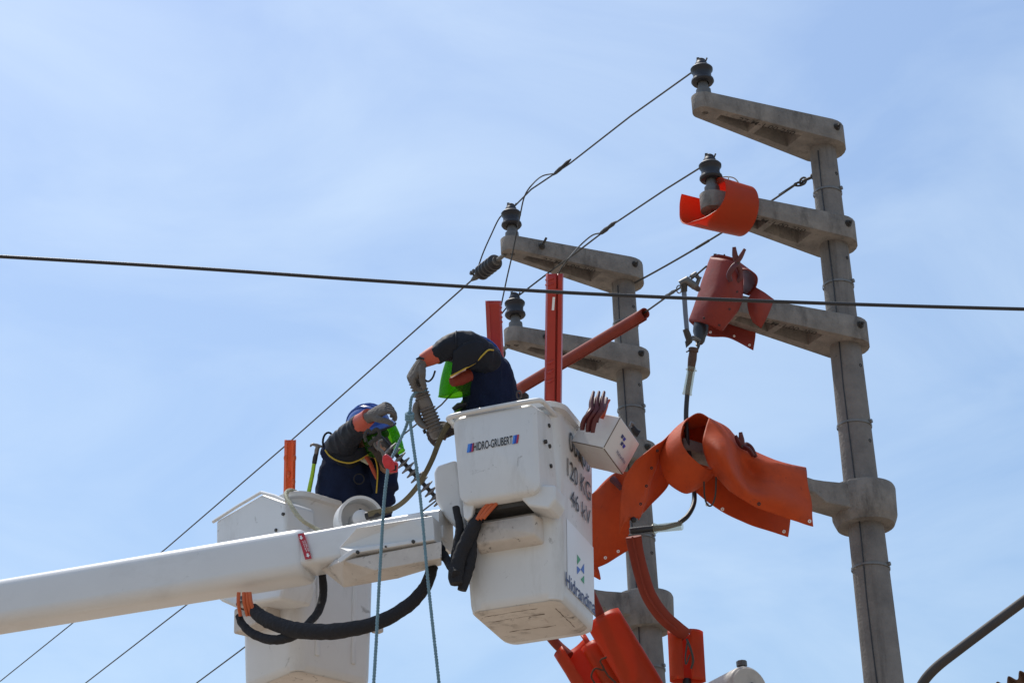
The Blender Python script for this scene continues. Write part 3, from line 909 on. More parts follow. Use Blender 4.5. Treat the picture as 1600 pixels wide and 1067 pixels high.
# big hose loop under the boom
RB = Frame(pt(462, 1046, 11.35), 47)
lp_ = lambda x, y, v: BM(BM.uv(x, y, v)[0], v, BM.uv(x, y, v)[1])
bm = bmesh.new(); tube(bm, [lp_(396, 950, .08), lp_(404, 960, .05), lp_(428, 973, .0), (lp_(470, 985, -.03)), lp_(530, 985, -.05), lp_(590, 972, -.03), lp_(638, 945, .0), lp_(665, 915, .03), lp_(676, 885, .06)],
     [.028, .034, .037, .039, .038, .035, .033, .030, .028], 16, n=70, wob=.12)
mk('hose_sleeve', bm, M['hose_black'], bt)
bm = bmesh.new(); tube(bm, [lp_(373, 962, .10), lp_(379, 975, .08), lp_(396, 990, .05), lp_(424, 999, .02), lp_(452, 995, .0), lp_(474, 984, -.01)], [.017, .020, .022, .024, .024, .02], 14, n=44, wob=.14)
mk('hose_sleeve', bm, M['hose_black'], bt)
bm = bmesh.new(); tube(bm, [lp_(503, 890, .20), lp_(505, 925, .22), lp_(497, 955, .18), lp_(478, 978, .05)], [.018, .021, .021, .018], 14, n=30, wob=.12)
mk('hose_sleeve', bm, M['hose_black'], bt)
bm = bmesh.new(); tube(bm, [lp_(672, 862, .05), lp_(690, 866, .02), lp_(697, 872, -.02), lp_(704, 884, -.06), lp_(712, 896, -.1)], [.026, .028, .022, .020, .02], 12, n=24, wob=.2)
mk('hose_sleeve', bm, M['hose_black'], bt)
bm = bmesh.new(); ball(bm, lp_(682, 850, .02), .03, .03, .026); ball(bm, lp_(688, 858, .0), .026); mk('hose_knot', bm, M['hose_black'], bt)
for i, (xa, xb) in enumerate(((373, 372), (381, 383), (386, 389), (390, 395))):
    bm = bmesh.new(); tube(bm, [lp_(xa, 925, .02), lp_((xa + xb) / 2, 942, .03), lp_(xb + 4, 962, .06)], .0095, 8, n=8)
    mk('hydraulic_hose', bm, M['hose_orange'], bt)

# ================================================================ REAR BUCKET
rb = thing('lift_bucket', 'white lift bucket behind the boom with a yellowish rope over its rim', 'bucket', RB(-.24, .26, 0), 'aerial lift buckets')
rbody = bucket_body(RB, 'shell', rb, .49, .52, .985, .03)
rx = lambda x, y, v: RB(RB.uv(x, y, v)[0], v, RB.uv(x, y, v)[1])
ry = lambda x, y, u: RB(u, RB.vw(x, y, u)[0], RB.vw(x, y, u)[1])
bm = bmesh.new()
loft(bm, [[RB(u, v, .004) for u, v in rrect(-.475, -.015, .015, .505, .06, 6)], [RB(u, v, -.006) for u, v in rrect(-.46, -.03, .03, .49, .05, 6)]])
mk('floor_panel', bm, M['white_dirty'], rbody)
# control cover with pitched top on its left wall
bm = bmesh.new()
out = [(337, 813), (409, 771), (446, 784), (446, 905), (438, 936), (398, 942), (370, 950), (342, 938), (336, 925)]
q = [rx(x, y, -.18) for x, y in out]
prism(bm, q, RB.e2 * .20)
o = mk('control_cover', bm, M['white'], rb); bevel(o, .02, 4, 25)
bm = bmesh.new()
tube(bm, [rx(333, 815, -.182), rx(372, 790, -.186), rx(408, 769, -.184), rx(430, 775, -.186), rx(447, 783, -.182)], .009, 8)
mk('rim_bead', bm, M['white'], o)
for x, y in ((443, 803), (432, 828)):
    bm = bmesh.new(); lathe(bm, rx(x, y, -.18), -RB.e2, [(-.005, .009), (.008, .009)], 8); mk('bolt', bm, M['steel_dark'], o)
bm = bmesh.new(); box(bm, rx(364, 990, -.10), RB.e1 * .30, RB.e2 * .12, V((0, 0, .14))); o2 = mk('step', bm, M['white_dirty'], rb, smooth=False); bevel(o2, .012, 3)
bm = bmesh.new(); lathe(bm, rx(384, 945, -.17), V((0, 0, -1)) - RB.e2 * .3, [(-.05, .04), (.006, .052), (.006, .044), (-.03, .04)], 20); mk('hose_port', bm, M['steel_dark'], rb)
# vertical ribs moulded in the right wall
for v in (.12, .36):
    bm = bmesh.new(); box(bm, RB(-.005, v, .10), RB.e1 * .016, RB.e2 * .03, V((0, 0, .70)) + RB.e1 * .022); o2 = mk('rib', bm, M['white'], rbody, smooth=False); bevel(o2, .008, 3)
bm = bmesh.new(); box(bm, RB(.0, .50, .30), RB.e1 * .05, RB.e2 * .05, V((0, 0, .09))); o2 = mk('lug', bm, M['white_dirty'], rb, smooth=False); bevel(o2, .008, 3)
# round guard ring above the boom, part of its rotator
bm = bmesh.new()
gc = BM(*[BM.uv(548, 803, .20)[0], .30, BM.uv(548, 803, .20)[1]])
gax = (BM.e2 * -.75 + BM.e1 * .55 - V((0, 0, .15))).normalized()
lathe(bm, gc - gax * .06, gax, [(0, .105), (.0, .118), (.12, .118), (.12, .103), (.02, .10), (.02, .02)], 40, capped=False)
mk('guard_ring', bm, M['white'], bt)
bm = bmesh.new(); lathe(bm, gc - gax * .03, gax, [(0, .045), (.09, .045), (.10, .03)], 20); mk('rotator_cap', bm, M['boom'], bt)
bm = bmesh.new(); tube(bm, [gc + gax * .05 + V((0, 0, .05)), gc + gax * .075 - V((0, 0, .0)) - BM.e1 * .03, gc + gax * .05 - V((0, 0, .05))], .008, 8, n=10); mk('control_lever', bm, M['black'], bt)
bm = bmesh.new(); tube(bm, [bx_(572, 806, .15), bx_(590, 802, .15), bx_(612, 798, .2)], [.02, .018, .012], 10); mk('hose_stub', bm, M['black'], bt)
# ================================================================ INSULATING COVERS ON THE RIGHT POLE
G = lambda rows, dd=0: [[pt(x, y, d + dd) for x, y, d in r] for r in rows]

def eyelets(parent, pts, r=.006, mt='decal_white'):
    for p in pts:
        bm = bmesh.new()
        ring = [p + (RT * cos(a) + UP * sin(a)) * r for a in [2 * pi * i / 12 for i in range(13)]]
        tube(bm, ring, r * .55, 6, cap=False)
        mk('eyelet', bm, M[mt], parent)

# -- curled orange cover on the middle arm
t = thing('arm_cover', 'orange plastic cover curled round the tip of the middle right arm', 'cover', PR + AX * .66 + V((0, 0, H[1] - .13)))
bm = bmesh.new()
c0 = PR + V((0, 0, H[1] + .010)); Y_ = -LX
nU, nA = 26, 48
grid = []
for j in range(nA + 1):
    th = radians(142 + 330 * j / nA)              # 0 = street side, 90 = top, -90 = bottom, 180 = far side (angle runs bottom->street->top->far)
    th2 = th
    ca, sa = cos(th2), sin(th2)
    # where the open end is cut: long on the far side and below, cut back towards the street side
    tab = ((140, .93), (180, .93), (225, .95), (268, .95), (290, .905), (318, .85), (345, .825), (360, .82), (405, .80), (450, .785), (495, .78))
    dg_ = math.degrees(th)
    for (a0, e0), (a1, e1_) in zip(tab, tab[1:]):
        if a0 <= dg_ <= a1:
            f_ = (dg_ - a0) / (a1 - a0); end = e0 + (e1_ - e0) * f_
    col = []
    for i in range(nU + 1):
        s = .60 + (end - .60) * i / nU
        r = .146 + .004 * sin(s * 9)
        col.append(bm.verts.new(c0 + AX * s + Y_ * (ca * r) + Z * (sa * r * 1.0)))
    grid.append(col)
for j in range(nA):
    for i in range(nU):
        bm.faces.new((grid[j][i], grid[j][i + 1], grid[j + 1][i + 1], grid[j + 1][i]))
o = mk('shell', bm, M['orange_thin'], t, angle=None)
s_ = o.modifiers.new('thickness', 'SOLIDIFY'); s_.thickness = .004
bm = bmesh.new()
tube(bm, [c0 + AX * .78 + Z * .135, c0 + AX * .74 + Z * .172 + Y_ * .02, c0 + AX * .69 + Z * .165 + Y_ * .05, c0 + AX * .67 + Z * .128 + Y_ * .065, c0 + AX * .72 + Z * .122 + Y_ * .075], .0035, 6, n=24)
tube(bm, [c0 + AX * .735 + Z * .128 + Y_ * .06, c0 + AX * .725 + Z * .16 + Y_ * .055], .003, 6)
tag(mk('tie_cord', bm, M['rope_cream'], t), None)

# -- dark red rubber blanket on the lower arm
t = thing('rubber_blanket', 'dark red rubber blanket pinned round the tip of the third right arm', 'blanket', pt(1120, 520, 11.7))
D = -.02
R1 = G([[(1150, 404, 11.86), (1126, 398, 11.84), (1111, 401, 11.72), (1124, 404, 11.58), (1142, 408, 11.54), (1157, 417, 11.58), (1160, 424, 11.62)],
        [(1140, 432, 11.90), (1112, 428, 11.86), (1099, 435, 11.68), (1117, 439, 11.53), (1138, 443, 11.48), (1156, 449, 11.53), (1161, 453, 11.58)],
        [(1130, 466, 11.86), (1102, 464, 11.82), (1088, 468, 11.64), (1106, 473, 11.49), (1130, 479, 11.46), (1150, 482, 11.5), (1154, 484, 11.54)],
        [(1120, 496, 11.80), (1090, 496, 11.76), (1077, 500, 11.62), (1096, 504, 11.50), (1112, 510, 11.47), (1126, 516, 11.48), (1130, 515, 11.50)]], D)
sheet('front_panel', R1, M['red'], t, 48, 24, rough=.004)
R2 = G([[(1096, 470, 11.80), (1122, 478, 11.92), (1150, 490, 11.96), (1180, 512, 11.98)],
        [(1084, 488, 11.74), (1112, 503, 11.88), (1145, 515, 11.92), (1180, 527, 11.95)],
        [(1077, 502, 11.70), (1104, 524, 11.80), (1140, 528, 11.88), (1177, 547, 11.92)]], D)
sheet('back_panel', R2, M['red'], t, 30, 16, rough=.003)
R3 = G([[(1128, 442, 12.0), (1132, 416, 11.9), (1146, 406, 11.88), (1158, 414, 11.9), (1158, 434, 11.98), (1142, 452, 12.0)],
        [(1156, 448, 11.68), (1158, 424, 11.60), (1172, 423, 11.56), (1183, 433, 11.58), (1181, 448, 11.64), (1170, 462, 11.66), (1165, 476, 11.64)][:6]], D)
sheet('loop', R3, M['red'], t, 40, 8)
R4 = G([[(1181, 449, 11.62), (1194, 457, 11.58), (1209, 468, 11.62)],
        [(1169, 468, 11.59), (1186, 475, 11.54), (1204, 482, 11.59)],
        [(1170, 487, 11.57), (1182, 494, 11.54), (1197, 498, 11.57)],
        [(1177, 504, 11.57), (1184, 509, 11.56), (1189, 513, 11.57)]], D)
sheet('side_flap', R4, M['red'], t, 20, 20, label='small faded red flap lying against the concrete arm')
eyelets(t, [pt(x, y, 11.435) for x, y in ((1100, 497), (1124, 508), (1140, 483), (1152, 456))], .004, 'black')
eyelets(t, [pt(x, y, d) for x, y, d in ((1110, 519, 11.72), (1147, 525, 11.87), (1171, 539, 11.86))], .0045)

def peg(name, label, j, a, b, c1, c2, r=.010, group='plastic blanket pins', mt='clamp'):
    """spring pin: two curved arms crossing at j; a,b handle tips, c1,c2 jaw polylines"""
    t = thing(name, label, 'clamp', c1[-1], group)
    bm = bmesh.new(); tube(bm, [a, a.lerp(j, .55) + (a - j).cross(FW).normalized() * .004, j] + c1, [r * .7, r * 1.15, r * 1.2] + [r * 1.1] * (len(c1) - 1) + [r * .9], 8, n=24, flat=1.5)
    mk('jaw', bm, M[mt], t)
    bm = bmesh.new(); tube(bm, [b, b.lerp(j, .55), j] + c2, [r * .7, r * 1.15, r * 1.2] + [r * 1.1] * (len(c2) - 1) + [r * .9], 8, n=24, flat=1.5)
    mk('jaw', bm, M[mt], t)
    bm = bmesh.new(); lathe(bm, j - FW * .014, FW, [(0, r * .8), (.028, r * .8)], 10); mk('spring', bm, M['steel_dark'], t)
    return t
pp = lambda d, *xy: [pt(x, y, d) for x, y in xy]
peg('blanket_pin', 'dark red spring pin clipped on the dark red blanket', pt(1152, 411, 11.46), pt(1147, 386, 11.46), pt(1164, 389, 11.46), pp(11.44, (1145, 418), (1139, 430), (1142, 440)), pp(11.5, (1157, 424), (1156, 436), (1146, 442)), .009)

# -- the fuse switch beside it
t = thing('fuse_switch', 'fuse switch with a blue grey tube hanging left of the dark red blanket', 'fuse switch', pt(1075, 535, 11.4))
q = lambda x, y, d=11.38: pt(x, y, d)
bm = bmesh.new(); tube(bm, [q(1068.5, 452), q(1071, 490), q(1074, 524)], [.013, .0125, .012], 12); mk('fuse_tube', bm, mat('fuse_tube', (.13, .17, .24), .5, var=.3, vscale=20), t)
bm = bmesh.new(); tube(bm, [q(1062, 443), q(1072, 438), q(1084, 446), q(1091, 452, 11.45)], [.016, .022, .02, .014], 10); mk('top_contact', bm, M['galv'], t)
bm = bmesh.new(); lathe(bm, q(1069, 456), q(1068, 440) - q(1069, 456), [(0, .016), (.03, .019), (.045, .018), (.05, .01)], 12); mk('tube_cap', bm, M['steel_dark'], t)
bm = bmesh.new(); ring = [q(1061 + 4 * cos(a), 452 + 6 * sin(a), 11.36) for a in [2 * pi * i / 14 for i in range(15)]]; tube(bm, ring, .0035, 6, cap=False); mk('pull_ring', bm, M['galv'], t)
bm = bmesh.new(); tube(bm, [q(1080, 432, 11.42), q(1086, 428, 11.45), q(1092, 436, 11.45), q(1088, 446, 11.44)], [.010, .014, .012, .012], 8); mk('terminal', bm, M['galv'], t)
bm = bmesh.new(); tube(bm, [q(1075, 434, 11.4), q(1083, 431, 11.4), q(1096, 434, 11.42)], .004, 6); mk('terminal_bolt', bm, M['galv'], t)
bm = bmesh.new(); box(bm, q(1081, 452, 11.47), RT * .028, FW * .03, UP * .034); o = mk('hinge_block', bm, mat('blue_block', (.10, .14, .22), .6), t); bevel(o, .005)
bm = bmesh.new(); tube(bm, [q(1071, 514), q(1075, 525), q(1077, 534), q(1072, 540), q(1073, 534)], [.016, .018, .016, .013, .010], 10); mk('bottom_contact', bm, M['steel_dark'], t)
bm = bmesh.new(); tube(bm, [q(1074, 534), q(1083, 528, 11.42), q(1092, 532, 11.46), q(1089, 540, 11.44)], [.012, .013, .015, .008], 8); mk('bottom_bracket', bm, M['galv'], t)
bm = bmesh.new(); lathe(bm, q(1096, 500, 11.56), q(1093, 538, 11.46) - q(1096, 500, 11.56), [(0, .034), (.04, .040), (.08, .040), (.11, .030), (.14, .026), (.155, .018)], 18); mk('porcelain_body', bm, M['porcelain_brown'], t)

# -- cable from the switch
t = thing('cable_drop', 'black cable with a clear sleeve dropping from the fuse switch into the orange blanket', 'cable', pt(1072, 660, 11.25))
bm = bmesh.new(); tube(bm, [pt(1092, 540, 11.42), pt(1089, 546, 11.40), pt(1082, 548, 11.38)], .007, 8, n=8); mk('hook', bm, M['steel_dark'], t)
bm = bmesh.new(); lathe(bm, pt(1084, 543, 11.36), pt(1079, 582, 11.34) - pt(1084, 543, 11.36), [(0, .020), (.004, .026), (.022, .026), (.026, .021), (.06, .023), (.10, .020), (.125, .016)], 16); mk('end_boot', bm, M['rust'], t)
bm = bmesh.new(); tube(bm, [pt(1072, 550, 11.34), pt(1079, 547, 11.34)], .004, 6); mk('boot_pin', bm, M['steel_dark'], t)
bm = bmesh.new(); lathe(bm, pt(1081, 573, 11.34), pt(1074, 613, 11.32) - pt(1081, 573, 11.34), [(0, .020), (.012, .022), (.014, .029), (.02, .029), (.022, .021), (.135, .023), (.145, .026), (.15, .023)], 18, capped=False); mk('clear_sleeve', bm, M['clear'], t)
bm = bmesh.new(); tube(bm, [pt(1080, 576, 11.34), pt(1077, 595, 11.33), pt(1074, 615, 11.31), pt(1072, 650, 11.27), pt(1074, 690, 11.22), pt(1081, 735, 11.2), pt(1085, 772, 11.16), pt(1083, 790, 11.1), pt(1074, 806, 11.02), pt(1062, 816, 10.98)], .0125, 12, n=60); mk('insulation', bm, M['cable'], t)
t = thing('cable_sleeve', 'clear plastic sleeve lying level in front of the left pole', 'sleeve', pt(1025, 826, 10.95))
bm = bmesh.new(); a, b = pt(1066, 821, 10.97), pt(1017, 826, 10.93); lathe(bm, a, b - a, [(0, .021), (.006, .023), (.13, .021), (.145, .028), (.152, .028), (.155, .022), (.16, .02)], 18, capped=False); mk('tube', bm, M['clear'], t)
bm = bmesh.new(); tube(bm, [pt(1064, 817, 10.97), pt(1040, 823.5, 10.95), pt(1008, 827, 10.93), pt(984, 830, 10.92)], [.012, .013, .018, .019], 12); mk('core', bm, M['cable'], t)
bm = bmesh.new(); tube(bm, [pt(982, 836, 10.88), pt(1000, 834, 10.9), pt(1018, 831, 10.92)], .004, 6); mk('strap', bm, M['galv'], t)

# ================================================================ BIG ORANGE BLANKETS ON THE LOW BRACKET
t = thing('rubber_blanket', 'orange rubber blanket rolled into an open tube on the low bracket, flap hanging left', 'blanket', pt(1040, 800, 11.0))
R_ = G([[(1117, 661, 11.22), (1094, 646, 11.2), (1071, 658, 11.04), (1064, 682, 10.92), (1076, 709, 10.86), (1102, 730, 10.90), (1121, 732, 11.0), (1129, 720, 11.08)],
        [(1100, 664, 11.30), (1078, 656, 11.26), (1057, 668, 11.10), (1047, 694, 10.96), (1056, 729, 10.88), (1086, 752, 10.92), (1108, 748, 11.02), (1119, 736, 11.10)],
        [(1082, 670, 11.36), (1062, 668, 11.30), (1044, 682, 11.14), (1031, 708, 11.02), (1038, 747, 10.94), (1068, 770, 10.96), (1092, 762, 11.06), (1108, 750, 11.14)]])
sheet('roll', R_, M['orange'], t, 60, 24, rough=.004)
R_ = G([[(1064, 672, 11.16), (1078, 655, 11.34), (1096, 652, 11.36), (1118, 662, 11.26)],
        [(1062, 695, 11.10), (1074, 685, 11.50), (1098, 684, 11.52), (1122, 690, 11.30)],
        [(1068, 730, 11.10), (1082, 735, 11.42), (1102, 735, 11.44), (1122, 728, 11.20)]])
sheet('back_fold', R_, M['orange'], t, 24, 16, rough=.006)
R_ = G([[(993, 719, 10.80), (1012, 704, 10.90), (1032, 690, 11.0), (1051, 675, 11.12)],
        [(974, 750, 10.74), (991, 741, 10.82), (1013, 728, 10.92), (1036, 702, 11.04)],
        [(969, 795, 10.70), (985, 782, 10.76), (1003, 768, 10.84), (1020, 745, 10.95)],
        [(966, 834, 10.68), (974, 817, 10.68), (986, 812, 10.74), (1000, 808, 10.82)]])
sheet('left_flap', R_, M['orange'], t, 30, 30, rough=.006)
R_ = G([[(1008, 738, 11.0), (1030, 712, 11.10), (1046, 720, 11.16)],
        [(1003, 770, 10.94), (1022, 762, 11.06), (1044, 758, 11.14)],
        [(998, 812, 10.88), (1003, 803, 10.94), (1008, 797, 10.96)]])
sheet('inner_flap', R_, M['orange'], t, 20, 20, rough=.003, label='shaded inner side of the hanging flap')
eyelets(t, [pt(x, y, d) for x, y, d in ((1027, 704, 10.97), (1018, 731, 10.90), (1010, 759, 10.82), (1001, 787, 10.76))], .005, 'black')
bm = bmesh.new(); lathe(bm, pt(990, 812, 10.73), -FW, [(-.01, .016), (.008, .013), (.016, .006)], 8); mk('knot', bm, M['black'], t)
t = thing('rubber_blanket', 'big orange rubber blanket draped over the low bracket of the right pole', 'blanket', pt(1190, 820, 11.1))
R_ = G([[(1128, 700, 11.45), (1150, 705, 11.45), (1175, 720, 11.42), (1207, 730, 11.42), (1258, 748, 11.42)],
        [(1112, 660, 11.22), (1140, 673, 11.25), (1165, 697, 11.25), (1205, 717, 11.28), (1258, 732, 11.30)],
        [(1106, 657, 11.06), (1137, 676, 11.05), (1161, 706, 11.08), (1203, 722, 11.12), (1260, 736, 11.18)],
        [(1098, 690, 10.94), (1137, 712, 10.84), (1166, 740, 11.08), (1208, 748, 11.06), (1264, 764, 11.10)],
        [(1106, 722, 10.94), (1140, 742, 10.84), (1174, 768, 10.92), (1217, 780, 10.94), (1268, 793, 11.06)],
        [(1117, 742, 11.00), (1142, 768, 10.92), (1178, 790, 10.92), (1235, 811, 10.98), (1271, 823, 11.02)]])
sheet('front_drape', R_, M['orange'], t, 60, 60, rough=.006)
R_ = G([[(1108, 735, 11.16), (1150, 757, 11.22), (1195, 775, 11.26), (1237, 790, 11.3)],
        [(1094, 755, 11.12), (1142, 780, 11.18), (1190, 800, 11.22), (1235, 815, 11.26)],
        [(1087, 769, 11.10), (1135, 803, 11.14), (1182, 823, 11.18), (1232, 839, 11.22)]])
sheet('back_drape', R_, M['orange'], t, 40, 20, rough=.004, label='darker back half of the blanket hanging lower')
eyelets(t, [pt(x, y, d) for x, y, d in ((1105, 788, 11.08), (1129, 795, 11.1), (1225, 830, 11.18), (1265, 814, 11.0))], .006)
eyelets(t, [pt(1186, 787, 10.9)], .006, 'black')
peg('blanket_pin', 'dark spring pin clipped on top of the draped orange blanket', pt(1160, 697, 11.05), pt(1149, 680, 11.05), pt(1157, 675, 11.05), pp(11.02, (1170, 702), (1177, 712)), pp(11.08, (1166, 694), (1174, 700), (1181, 714)), .0085)
bm = bmesh.new(); tube(bm, [pt(1100, 752, 10.95), pt(1101, 776, 10.93), pt(1106, 789, 10.92), pt(1113, 788, 10.92), pt(1118, 772, 10.93), pt(1119, 745, 10.95)], .0045, 7, n=30)
tag(mk('cord_loop', bm, M['steel_dark']), 'thin grey cord loop hanging under the rolled orange blanket', 'cord')
t = thing('rubber_blanket', 'shaded brick red blanket hanging between the white bucket and the left pole', 'blanket', pt(950, 880, 11.4))
R_ = G([[(890, 800, 11.5), (929, 767, 11.45), (955, 742, 11.4), (985, 738, 11.35)],
        [(890, 850, 11.5), (930, 815, 11.4), (955, 800, 11.36), (982, 795, 11.34)],
        [(895, 890, 11.5), (931, 860, 11.4), (956, 842, 11.36), (983, 828, 11.34)],
        [(900, 905, 11.5), (931, 888, 11.42), (957, 873, 11.4), (984, 857, 11.38)]])
sheet('panel', R_, M['orange'], t, 30, 24, rough=.012)
eyelets(t, [pt(x, y, 11.32) for x, y in ((946, 871), (966, 861))], .0055)
bm = bmesh.new(); tube(bm, [pt(957, 748, 11.36), pt(965, 756, 11.33), pt(971, 764, 11.33)], [.02, .016, .012], 8); mk('knot', bm, M['clamp'], t)
bm = bmesh.new(); tube(bm, [pt(925, 885, 11.35), pt(932, 897, 11.33), pt(938, 905, 11.33)], [.03, .02, .004], 4); mk('corner', bm, M['orange'], t, smooth=False)

# -- orange channel hose bending down and its end cover
t = thing('line_hose', 'worn red hose bending down from the clear sleeve across the left pole', 'line hose', pt(1060, 985, 11.2))
bm = bmesh.new(); tube(bm, [pt(990, 838, 10.98), pt(994, 862, 10.99), pt(1002, 895, 11.0), pt(1014, 930, 11.02), pt(1034, 960, 11.05), pt(1056, 980, 11.08), pt(1072, 992, 11.1)], [.040, .038, .038, .038, .038, .038, .036], 14, n=50, flat=.5, side=RT)
mk('hose', bm, M['hose_brick'], t)
bm = bmesh.new(); tube(bm, [pt(988, 838, 10.95), pt(1000, 893, 10.965), pt(1013, 931, 10.985), pt(1036, 964, 11.01), pt(1058, 984, 11.04)], .005, 6, n=40); mk('lip', bm, M['hose_brick'], t)
def roll_cover(label, a, b, r, wrap=300, start=0, flat=1.0, mt='orange_thin', cord=None, seam=None, name='roll_cover'):
    """rolled sheet, open at both ends, axis a->b"""
    t = thing(name, label, 'cover', b, 'orange covers below the white bucket')
    ax = (b - a).normalized(); n_ = (-FW - ax * (-FW).dot(ax)).normalized(); s_ = ax.cross(n_)
    bm = bmesh.new(); cols = []
    for j in range(41):
        th = radians(start + wrap * j / 40); rr = r * (1 + .10 * j / 40)
        cols.append([bm.verts.new(a.lerp(b, i / 14) + n_ * (cos(th) * rr * flat) + s_ * (sin(th) * rr) + V((0, 0, .004 * noise.noise(V((j * .2, i * .5, r * 9)))))) for i in range(15)])
    for j in range(40):
        for i in range(14): bm.faces.new((cols[j][i], cols[j + 1][i], cols[j + 1][i + 1], cols[j][i + 1]))
    o = mk('shell', bm, M[mt], t, angle=None)
    s2 = o.modifiers.new('thickness', 'SOLIDIFY'); s2.thickness = .005
    return t, ax, n_, s_
t, *_ = roll_cover('orange rolled cover, the smaller of the two slanting under the white bucket', pt(890, 1008, 11.55), pt(974, 1142, 11.2), .096, 290, 20, .5)
bm = bmesh.new(); tube(bm, [pt(948, 1026, 11.2), pt(938, 1032, 11.2), pt(944, 1046, 11.2), pt(930, 1044, 11.18), pt(924, 1056, 11.18), pt(930, 1068, 11.17)], .005, 6, n=40); tube(bm, [pt(942, 1042, 11.2), pt(950, 1055, 11.18), pt(962, 1066, 11.17)], .005, 6); mk('tie_cord', bm, M['rope_dark'], t)
t, *_ = roll_cover('narrow orange fold lying against the smaller slanting cover under the bucket', pt(922, 1006, 11.5), pt(1000, 1135, 11.2), .05, 330, 200, .6)
t, *_ = roll_cover('broad orange rolled cover slanting down under the white bucket corner', pt(943, 965, 11.42), pt(1031, 1112, 11.1), .090, 330, 150, .55)
t, *_ = roll_cover('short upright orange cover below the bent red hose', pt(1070, 986, 11.15), pt(1074, 1064, 10.95), .086, 335, 12, .32)
bm = bmesh.new(); tube(bm, [pt(1073, 998, 10.98), pt(1078, 1010, 10.95), pt(1083, 1030, 10.94), pt(1080, 1044, 10.94)], .006, 8, n=20); tube(bm, [pt(1074, 1002, 10.97), pt(1071, 1025, 10.95), pt(1072, 1037, 10.94), pt(1078, 1022, 10.94)], .004, 6, n=20); mk('tie_cord', bm, M['steel_dark'], t)
bm = bmesh.new(); tube(bm, [pt(1074, 1060, 10.99), pt(1072, 1075, 10.97), pt(1070, 1110, 10.9)], [.02, .03, .03], 10); mk('cable_stub', bm, M['cable'], t)
def hose_bit(label, P, r):
    t = thing('line_hose', label, 'line hose', P[-1], None); bm = bmesh.new(); tube(bm, P, r, 12, n=16); mk('hose', bm, M['hose_brick'], t)
hose_bit('short end of red hose under the front left corner of the white bucket', [pt(845, 975, 11.6), pt(868, 1004, 11.58), pt(890, 1024, 11.52)], .026)
hose_bit('short end of red hose entering the broad rolled cover', [pt(922, 925, 11.46), pt(934, 952, 11.44), pt(945, 975, 11.42)], .026)

# ================================================================ STRAIGHT LINE HOSES
def line_hose(label, a, b, r, mt, lip=True, group='orange line hoses', cat='line hose'):
    t = thing('line_hose', label, cat, b, group)
    ax = (b - a).normalized(); up = (-Z - ax * (-Z).dot(ax)).normalized(); s_ = ax.cross(up)
    prof = []
    for i in range(19):
        th = radians(24 + 312 * i / 18); prof.append((cos(th) * r, sin(th) * r))
    prof = [(r * 1.35, sin(radians(24)) * r * .8)] + prof + [(r * 1.35, -sin(radians(24)) * r * .8)]
    bm = bmesh.new(); cols = []
    n = 20
    for x, y in prof: cols.append([bm.verts.new(a.lerp(b, i / n) + up * x + s_ * y) for i in range(n + 1)])
    for j in range(len(cols) - 1):
        for i in range(n): bm.faces.new((cols[j][i], cols[j + 1][i], cols[j + 1][i + 1], cols[j][i + 1]))
    o = mk('hose', bm, M[mt], t, angle=60); q = o.modifiers.new('t', 'SOLIDIFY'); q.thickness = r * .22; q.offset = -1
    return t, ax, up, s_
t, ax, up, s_ = line_hose('long red hose slanting up to the right in front of the left pole', pt(1008, 489, 12.0), pt(812, 606, 13.0), .030, 'hose_brick')
bm = bmesh.new(); a = pt(1004, 491, 12.02); tube(bm, [a + ax * .04, a + ax * .3], .013, 10); mk('inner_conductor', bm, M['cable'], t)

def rack_cover(name, label, P, dirs, prof, mt, L, group=None):
    """upright moulded channel: prof polyline in (right, away) metres swept up"""
    t = thing(name, label, 'line hose', P, group)
    bm = bmesh.new(); cols = []
    R2, F2, U2 = dirs
    n = 16
    for x, y in prof: cols.append([bm.verts.new(P + R2 * x + F2 * y + U2 * (L * i / n)) for i in range(n + 1)])
    for j in range(len(cols) - 1):
        for i in range(n): bm.faces.new((cols[j][i], cols[j + 1][i], cols[j + 1][i + 1], cols[j][i + 1]))
    o = mk('channel', bm, M[mt], t, angle=40); q = o.modifiers.new('t', 'SOLIDIFY'); q.thickness = .005; q.offset = 0
    return t
# tall upright hose standing in the front bucket
base = pt(864, 660, 10.85); top = pt(867, 428, 10.85)
U2 = (top - base); L = U2.length; U2 = U2.normalized(); R2 = RT; F2 = R2.cross(U2) * -1
prof = [(-.038, .05), (-.042, .0), (-.034, -.022), (-.012, -.028), (.004, -.024), (.008, -.006), (.014, -.006), (.018, -.026), (.034, -.024), (.040, .0), (.036, .05)]
t = rack_cover('line_hose', 'tall bright red hose with a white sticker standing upright in the bucket', base, (R2, F2, U2), prof, 'hose_red', L)
for i in range(3):
    bm = bmesh.new(); c = base + U2 * (.20 + .045 * i); tube(bm, [c + R2 * -.028 - F2 * .03, c + R2 * -.015 - F2 * .034 + U2 * .005, c + R2 * .0 - F2 * .032 + U2 * .016], [.006, .008, .006], 8); mk('button', bm, M['hose_red'], t)
for w_ in (L - .03, L - .055):
    bm = bmesh.new(); c = base + U2 * w_; tube(bm, [c + R2 * -.043, c + R2 * -.03 - F2 * .024, c + R2 * -.006 - F2 * .03 + U2 * .008], .006, 8); mk('ridge', bm, M['hose_red'], t)
bm = bmesh.new(); box(bm, base + U2 * (L - .18) - F2 * .031 + R2 * -.014, R2 * .012, F2 * .002, U2 * .065 + R2 * .004); mk('sticker', bm, M['decal_white'], t, smooth=False)
bm = bmesh.new(); box(bm, base + U2 * (L - .085) - F2 * .031 + R2 * -.012, R2 * .045, F2 * .01, U2 * .01 + R2 * .0); mk('latch', bm, M['hose_red'], t, smooth=False)
